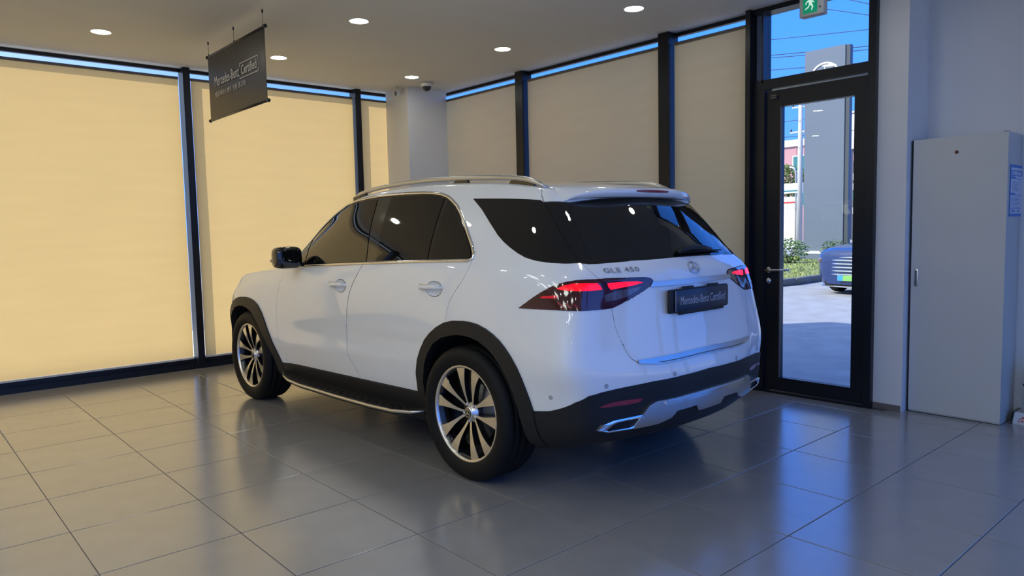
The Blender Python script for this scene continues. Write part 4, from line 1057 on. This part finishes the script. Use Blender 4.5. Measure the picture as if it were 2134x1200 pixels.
# wheel wells
for uc in (0, 2.995):
    for sgn in (1, -1):
        m = MB(); n = 26; vs = []
        for k in range(n):
            a = math.pi*(-.02+1.04*k/(n-1)); x, z = uc+.475*math.cos(a), .40+.475*math.sin(a)
            vs += [V(x, sgn*.90, z), V(x, sgn*.50, z)]
        m.add(vs, [(2*k, 2*k+1, 2*k+3, 2*k+2) for k in range(n-1)], True)
        m.add([V(uc+.475*math.cos(math.pi*k/24), sgn*.50, .38+.495*math.sin(math.pi*k/24)) for k in range(25)], [tuple(range(25))])
        m.build('wheel_well', 'seal_black', suv, recalc=False)
# wheels: tyre, black rim, bright spokes
TP = [(.262, .105), (.276, .118), (.288, .126), (.300, .132), (.318, .137), (.338, .139), (.356, .135), (.372, .125), (.383, .110), (.3885, .095), (.3895, .085), (.382, .083), (.382, .073), (.390, .071), (.3905, .035), (.382, .033), (.382, .021), (.391, .019), (.391, -.019), (.382, -.021), (.382, -.033), (.3905, -.035), (.390, -.071), (.382, -.073), (.382, -.083), (.3895, -.085), (.3885, -.095), (.383, -.110), (.372, -.125), (.338, -.139), (.300, -.132), (.276, -.118), (.262, -.105)]
def make_wheel():
    w = MB().lathe(TP, 72).build('wheel', 'rubber', suv); tag(w, 'black tyre')
    rim = MB().lathe([(.268, .104), (.255, .098), (.248, .06), (.238, .0), (.235, -.09), (.262, -.10)], 64).lathe([(.001, .012), (.24, .012)], 48).build('rim_barrel', 'wheel_black', w)
    MB().lathe([(.262, .103), (.266, .116), (.273, .121), (.282, .120), (.286, .112), (.283, .106)], 72).build('rim_lip', 'machined', w)
    MB().lathe([(.001, .030), (.175, .030), (.178, .022), (.001, .022)], 48).build('brake_disc', 'disc_steel', w)
    # dark spoke backing star, one web per pair
    for k in range(5):
        pc = math.radians(96+72*k)
        for sg in (-1, 1):
            def mid(r): t = min(1, max(0, (r-.055)/.212)); return pc+sg*(math.radians(22)*(1-t)**2.2+math.radians(13.2)*(1-(1-t)**2.2))
            def hw(r): t = min(1, max(0, (r-.055)/.212)); return .0075+.0335*t**1.9
            bl = MB(); rs = [.052, .075, .10, .13, .16, .19, .22, .245, .268]
            vs = []
            for r in rs:
                t = (r-.052)/.216; yf = .078+.030*math.sin(min(1, t*1.15)*math.pi/2); th = mid(r); c, s2 = math.cos(th), math.sin(th); wv = hw(r)
                # inner edge (towards pair centre) stays straight, outer edge flares
                wi, wo_ = wv*.80, wv*1.20
                for d_, yy in ((-sg*wi, yf-.035), (-sg*wi, yf-.002), (-sg*wi*.9, yf), (sg*wo_*.93, yf), (sg*wo_, yf-.002), (sg*wo_, yf-.035)):
                    vs.append(V(c*r-s2*d_, yy, s2*r+c*d_))
            n6 = 6
            fb_ = [(i*6+2, i*6+3, (i+1)*6+3, (i+1)*6+2) for i in range(len(rs)-1)]
            fs2 = [(i*6+q0, i*6+q0+1, (i+1)*6+q0+1, (i+1)*6+q0) for i in range(len(rs)-1) for q0 in (0, 1, 3, 4)]+[(0, 1, 2, 3, 4, 5), tuple((len(rs)-1)*6+i for i in (5, 4, 3, 2, 1, 0))]
            bl.add(vs, fb_, False); face = bl.build('spoke', 'machined', w)
            m2 = MB(); m2.add(vs, fs2, False); m2.build('spoke_web', 'wheel_black', w)
    hub = MB().lathe([(.001, .094), (.030, .094), (.034, .090), (.036, .082), (.060, .076), (.066, .060), (.066, .02)], 40).build('hub', 'machined', w)
    MB().lathe([(.001, .0965), (.027, .0965), (.029, .094)], 32).build('hub_cap', 'wheel_black', w)
    v1, f1 = star_ring(.024, .003, 24, .18); m = MB(); m.add([V(p.x, .0975, p.y) for p in v1], f1); m.build('hub_star', 'chrome', w, recalc=False)
    for k in range(5):
        a = math.radians(96+36+72*k); MB().lathe([(.001, .084), (.0075, .084), (.009, .080), (.009, .06)], 10, 'y', (math.cos(a)*.052, 0, math.sin(a)*.052)).build('lug_bolt', 'steel', w)
    return w
w0 = make_wheel(); w0.location = (0, .838, .3905)
for loc, rz in (((2.995, .826, .3905), 0), ((0, -.838, .3905), math.pi), ((2.995, -.826, .3905), math.pi)):
    w = dup(w0, suv); w.location = loc; w.rotation_euler = (0, .35 if loc[0] > 1 and rz == 0 else 0, rz)
hb.free()
# ================================================================== OUTSIDE THE DOOR
GZ = -.03
gr = MB().bb(-60, 140, -90, 120, GZ-.3, GZ).build('ground', 'asphalt'); tag(gr, kind='structure')
pv = MB().bb(-14, 6.3, WY+.05, 11.6, GZ, GZ+.02).build('pavement', 'pavement'); tag(pv, kind='structure')  # pale strip added to bounce sunlight onto the lower blinds
tag(MB().bb(1.7, 13.0, -14.0, YF-.05, GZ, GZ+.02).bb(6.4, 13.0, YF-.05, .9, GZ, GZ+.02).build('forecourt', 'pavement'), kind='structure')  # unseen pale slabs added to bounce skylight in through the right windows
# lawn strip with kerb
edge = [(15.4, 9.2), (15.75, 8.75), (16.6, 8.62), (18.4, 8.72), (21.0, 8.3), (27.0, 6.0), (40, 1.5)]
back = [(40, 10), (31.5, 14.2), (28.2, 16.0), (24.5, 16.5), (18.0, 13.0), (15.6, 10.2)]
lawn = edge+back
g = MB().prism(lawn, lambda x, y, d_: V(x, y, d_), GZ-.05, GZ+.10).build('lawn', 'grass_soil'); tag(g, kind='structure')
kb = empty('kerb'); tag(kb, kind='structure')
for k in range(len(edge)-1):
    a, b = Vector(edge[k]), Vector(edge[k+1]); L = (b-a).length; n = max(1, round(L/1.0)); ang = math.atan2(b.y-a.y, b.x-a.x)
    for i in range(n):
        c = a+(b-a)*((i+.5)/n); MB().rbox((c.x, c.y, GZ+.085), (L/n-.012, .18, .17), .015, 1, Matrix.Rotation(ang, 3, 'Z')).build('kerb_stone', 'kerb_stone', kb)
rnd = random.Random(3); m = MB()
def in_lawn(x, y): return in_poly((x, y), lawn)
cnt = 0
while cnt < 5200:
    x, y = rnd.uniform(15.4, 30), rnd.uniform(6, 16.5)
    if not in_lawn(x, y) or math.hypot(x-24.3, y-12.75) < .8 or math.hypot(x-25.2, y-11.55) < .7 or (26.9 < x < 27.6 and 11.8 < y < 13.9): continue
    cnt += 1; a = rnd.uniform(0, 6.28); h_ = rnd.uniform(.03, .075); w = .012+.0006*x; dx, dy = math.cos(a)*w, math.sin(a)*w; lx, ly = rnd.uniform(-.03, .03), rnd.uniform(-.03, .03)
    m.add([(x-dx, y-dy, GZ+.1), (x+dx, y+dy, GZ+.1), (x+lx, y+ly, GZ+.1+h_)], [(0, 1, 2)])
o = m.build('grass', 'grass_blade', recalc=False); tag(o, 'short sunlit grass on the lawn strip behind the kerb', 'grass', kind='stuff')
# road markings
for k in range(3):
    x = 38+6*k; o = MB().bb(x, x+.35, 4, 70, GZ, GZ+.006).build('road_line', 'road_paint', gr)
# brand pylon
py = thing('pylon_sign', 'tall grey pylon sign with a white star emblem seen through the glass door', 'sign', (27.2, 12.90, GZ))
MB().bb(-.10, .14, -.74, .78, .42, 7.95).build('pylon_body', 'pylon_grey', py)
MB().bb(-.06, .16, -.90, -.74, .42, 7.93).build('pylon_edge', 'pylon_edge', py)
MB().bb(-.18, .30, -.95, .86, .10, .32).build('plinth', 'pylon_grey', py)
MB().bb(-.14, .26, -.92, .82, .32, .42).build('plinth_top', 'white_trim', py)
v1, f1 = star_ring(.57, .06, 48, .10); v1, f1 = raise_flat(v1, f1, .03)
m = MB(); m.add([V(-.10-p.z, 0.0-p.x, 6.87+p.y) for p in v1], f1); m.build('star_emblem', 'white_trim', py, recalc=False)
# plants
def foliage(c, rad, n, size, seed, squash=(1, 1, 1)):
    r_ = random.Random(seed); m = MB()
    for _ in range(n):
        while True:
            p = Vector((r_.uniform(-1, 1), r_.uniform(-1, 1), r_.uniform(-1, 1)))
            if .35 < p.length < 1: break
        p = Vector((p.x*rad*squash[0], p.y*rad*squash[1], p.z*rad*squash[2])); q = Matrix.Rotation(r_.uniform(0, 6.28), 3, 'Z')@Matrix.Rotation(r_.uniform(-1.2, 1.2), 3, 'X')
        s_ = size*r_.uniform(.6, 1.3); o = Vector(c)+p
        m.add([o+q@Vector(t)*s_ for t in ((-.5, 0, 0), (0, -.35, .08), (.5, 0, 0), (0, .35, .08))], [(0, 1, 2, 3)])
    return m
for nm, lb, loc, rad, n, sz, mm, sq in (('shrub', 'rounded green shrub on the lawn left of the pylon sign', (24.3, 12.75, GZ+.08), .62, 900, .09, 'leaf_green', (1, 1.05, .75)),
                                  ('shrub', 'dark shrub behind the parked blue car, right of the pylon', (25.2, 11.55, GZ+.08), .55, 600, .09, 'leaf_dark', (1, .9, .8))):
    t = thing(nm, lb, 'shrub', loc); foliage((0, 0, rad*.72), rad, n, sz, len(lb), sq).build('foliage', mm, t, recalc=False)
    m = MB()
    for k in range(5): m.tube([(.05*math.cos(k), .05*math.sin(k), 0), (.25*math.cos(k*1.3), .25*math.sin(k*1.3), rad*.9)], [.02, .008], 6)
    m.build('stems', 'bark', t)
t = thing('tree', 'bushy green tree in front of the pink building across the road', 'tree', (50.5, 26.6, GZ))
foliage((0, 0, 4.6), 1.45, 1500, .22, 11, (1, .95, .85)).build('crown', 'leaf_green', t, recalc=False); MB().tube([(0, 0, 0), (.05, 0, 2), (.0, .1, 4.4)], [.18, .14, .08]).build('trunk', 'bark', t)
# street furniture across the road
up = thing('utility_pole', 'pale concrete utility pole with crossarm left of the pylon', 'pole', (36, 18.38, GZ))
MB().tube([(0, 0, 0), (0, 0, 8.6)], [.15, .10], 14).build('shaft', 'pole_concrete', up)
MB().box((0, 0, 6.15), (.08, 1.1, .08)).box((0, 0, 7.4), (.08, .9, .08)).build('crossarm', 'pole_concrete', up)
for y, z in ((-.5, 6.25), (.5, 6.25), (-.4, 7.5), (.4, 7.5)): MB().lathe([(.03, 0), (.05, .03), (.03, .06), (.04, .1), (.02, .13)], 10, 'z', (0, y, z-.05)).build('insulator', 'device_dark', up)
WIRES = [((32, 24, 10.0), (32, 6, 8.15), .10, 'thin black cable just above the top of the pylon sign'), ((33.2, 24.6, 10.2), (33.2, 6.2, 8.2), .10, 'sagging black cable level with the top edge of the pylon'),
         ((34.4, 25.5, 9.85), (34.4, 6.4, 7.85), .05, 'lowest black cable seen through the transom pane'), ((35.6, 22.5, 15.0), (35.6, 7.5, 8.2), .0, 'steep black cable falling to the right at the top of the transom'),
         ((37, 24, 14.6), (37, 9.5, 9.2), .0, 'second steep black cable at the upper right corner of the transom'), ((38.2, 28, 12.4), (38.2, 7, 10.1), .03, 'faint black cable high in the middle of the transom pane'),
         ((39.4, 32, 6.8), (39.4, 9, 6.4), .25, 'sagging black cable behind the utility pole, upper part of the door pane'), ((40.6, 33, 7.8), (40.6, 9, 7.5), .25, 'black cable near the top of the door pane behind the pylon')]
for k, (a, b, sag, lb) in enumerate(WIRES):
    a, b = Vector(a), Vector(b)
    tag(MB().tube([a+(b-a)*(i/16)-Vector((0, 0, sag*4*(i/16)*(1-i/16))) for i in range(17)], .017, 6).build('power_line', 'cable_black'), lb, 'cable', 'overhead cables')
# pink building
pb = thing('building', 'pink building with pale parapet and teal window across the road', 'building', (62, 36.5, GZ))
MB().bb(0, 9, -5.9, 9, 0, 8.3).build('wall', 'pink_wall', pb); MB().bb(-.15, 9.1, -6.0, 9.1, 8.3, 8.9).build('parapet', 'cream_wall', pb)
for k in range(4):
    for z in (6.0, 3.0):
        y = -4.9+3.2*k; f_ = MB().bb(-.06, .05, y-.75, y+.75, z, z+1.5).build('window', 'cream_wall', pb); MB().bb(-.08, -.05, y-.65, y-.03, z+.1, z+1.4).bb(-.08, -.05, y+.03, y+.65, z+.1, z+1.4).build('window_pane', 'teal_glass', f_)
for k in range(12): MB().bb(-.03, .0, -5.7+k*1.2, -5.62+k*1.2, 0, 8.3).build('wall_rib', 'pink_wall', pb)
# roadside panels left of the pylon
bb_ = thing('direction_sign', 'pale blue-white road sign board on a post across the road', 'sign', (42, 22.1, GZ))
MB().bb(0, .06, -.85, .9, 3.32, 3.92).build('board', 'white_trim', bb_); MB().tube([(.1, -.35, 0), (.1, -.35, 4.6), (.1, -.2, 4.85), (.1, .05, 4.9)], .06, 10).build('post', 'pole_concrete', bb_)
MB().bb(-.01, .0, -.8, .85, 3.42, 3.5).build('board_stripe', 'teal_glass', bb_)
hb_ = thing('site_hoarding', 'white hoarding panel beside the far roadside', 'hoarding', (43, 22.6, GZ))
for k in range(4): MB().bb(0, .05, -.75+k*.9, .13+k*.9, 0, 3.15).build('panel', 'white_trim', hb_)
MB().bb(-.01, .06, -.75, 2.85, 2.75, 2.85).build('rail', 'red_print', hb_)
yb = thing('bollard_post', 'yellow and white roadside post beside the white hoarding', 'post', (42, 21.45, GZ)); MB().rbox((0, 0, 1.5), (.2, .28, 3.0), .03).build('post_body', 'white_trim', yb); MB().rbox((-.03, -.06, 2.25), (.2, .18, 1.1), .02).build('post_band', 'yellow_paint', yb)
# shops right of the pylon
sh = thing('shop_building', 'dark shop front with white sign boards right of the pylon', 'building', (62, 24.5, GZ))
MB().bb(0, 8, -8, 2.6, 0, 7.6).build('wall', 'shop_dark', sh); MB().bb(-.2, 8.1, -8.1, 2.7, 7.6, 8.5).build('parapet', 'cream_wall', sh)
for z, mm in ((6.6, 'pink_wall'), (5.0, 'white_trim'), (4.2, 'white_trim'), (3.4, 'teal_glass'), (2.2, 'cream_wall')): MB().bb(-.3, 0, -3.0, 2.4, z, z+.55).build('sign_board', mm, sh)
tw = thing('apartment_tower', 'white tower rising far behind the shops', 'building', (90, 37.6, GZ)); MB().bb(0, 8, -6, 2.0, 0, 14.6).build('wall', 'white_trim', tw)
for k in range(3):
    for j in range(4): MB().bb(-.05, 0, .2-2*k, 1.4-2*k, 2+3*j, 3.4+3*j).build('window', 'shop_dark', tw)
MB().bb(-.1, 8.1, -6.1, 2.1, 14.6, 14.9).build('parapet', 'cream_wall', tw)

# ---- blue car parked outside
FWD = Vector((-.982, .183, 0)).normalized()
pc = thing('parked_car', 'dark blue car with chrome grille parked outside the glass door', 'car', (15.60, 6.26, GZ), math.atan2(FWD.y, FWD.x))
# cage: x forward (nose at +1.0), y left
st = [(-3.6, .78, 1.02), (-3.2, .88, 1.08), (-2.4, .93, 1.10), (-1.2, .94, 1.08), (-.4, .94, 1.05), (.2, .93, 1.0), (.65, .90, .95), (.92, .80, .86)]
vs = []; fs = []
rows = [(.22, .90), (.45, 1.0), (.72, 1.0), (.90, .97)]
for x, w, zt in st:
    P_ = []
    for zz_, k in rows: P_.append((x, w*k, min(zz_, zt-.06)))
    cab = -2.9 < x < -.9
    P_.append((x, w*.86, zt)); P_.append((x-.0, w*.66 if cab else w*.5, 1.58 if cab else zt+.03)); P_.append((x, 0, 1.63 if cab else zt+.05))
    vs += P_+[(p[0], -p[1], p[2]) for p in reversed(P_[:-1])]
n = 13
for i in range(len(st)-1):
    for k in range(n-1): fs.append((i*n+k, (i+1)*n+k, (i+1)*n+k+1, i*n+k+1))
fs.append(tuple(range(n))); fs.append(tuple((len(st)-1)*n+k for k in reversed(range(n))))
m = MB(); m.add(vs, fs, True); ob = m.build('body', 'blue_paint', pc)
md = ob.modifiers.new('smooth', 'SUBSURF'); md.levels = 2; md.render_levels = 2
MB().rbox((-1.9, 0, 1.33), (1.5, 1.36, .34), .12, 3).rbox((-.93, 0, 1.28), (.5, 1.30, .30), .10, 2, Matrix.Rotation(.55, 3, 'Y')).build('cabin_glass', 'car_glass', pc)
gl = MB().prism([(-.50, .34), (.50, .34), (.62, .62), (.56, .76), (-.56, .76), (-.62, .62)], lambda y, z, d_: V(.86+d_-.10*(abs(y)/.6)**2, y, z), 0, .05).build('grille', 'device_dark', pc)
for k in range(5):
    z = .42+.072*k; MB().tube([V(.93-.10*(abs(y)/.6)**2, y, z) for y in (-.56, -.3, 0, .3, .56)], .018, 6).build('grille_bar', 'chrome', gl)
MB().tube([V(.92-.10*(abs(y)/.6)**2, y, z) for y, z in ((-.50, .34), (-.62, .62), (-.56, .76), (0, .77), (.56, .76), (.62, .62), (.50, .34))], .016, 6, closed=True).build('grille_frame', 'chrome', gl)
for sgn in (1, -1):
    hd = MB().rbox((.72, sgn*.72, .70), (.20, .26, .12), .04, 2, Matrix.Rotation(-sgn*.6, 3, 'Z')).build('headlamp', 'lens_clear', pc)
    for k in range(3): MB().lathe([(.001, .0), (.032, .0), (.036, -.02)], 12, 'x', (.83-.03*k, sgn*(.63+.07*k), .70)).build('lamp_element', 'chrome', hd)
MB().tube([V(.86-.16*(abs(y)/.8)**2, y, .17) for y in (-.78, -.4, 0, .4, .78)], .022, 6).build('bumper_strip', 'chrome', pc)
MB().rbox((.80, 0, .24), (.10, 1.3, .14), .03).build('lower_intake', 'device_dark', pc)
pl2 = MB().bb(.952, .965, -.26, .26, .30, .41).build('number_plate', 'plate_green', pc); MB().bb(.9655, .967, -.26, -.14, .30, .41).bb(.9655, .967, .12, .26, .30, .41).build('plate_band', 'plate_blue', pl2)
wh = None
for x, y in ((.1, .82), (.1, -.82), (-2.7, .82), (-2.7, -.82)):
    t_ = MB().lathe([(.20, .10), (.30, .11), (.335, .07), (.335, -.07), (.30, -.11), (.20, -.10)], 28).build('tyre', 'rubber', pc, (x, y, .335)); MB().lathe([(.001, .09*(1 if y > 0 else -1)), (.21, .095*(1 if y > 0 else -1))], 24).build('rim', 'satin_silver', t_)
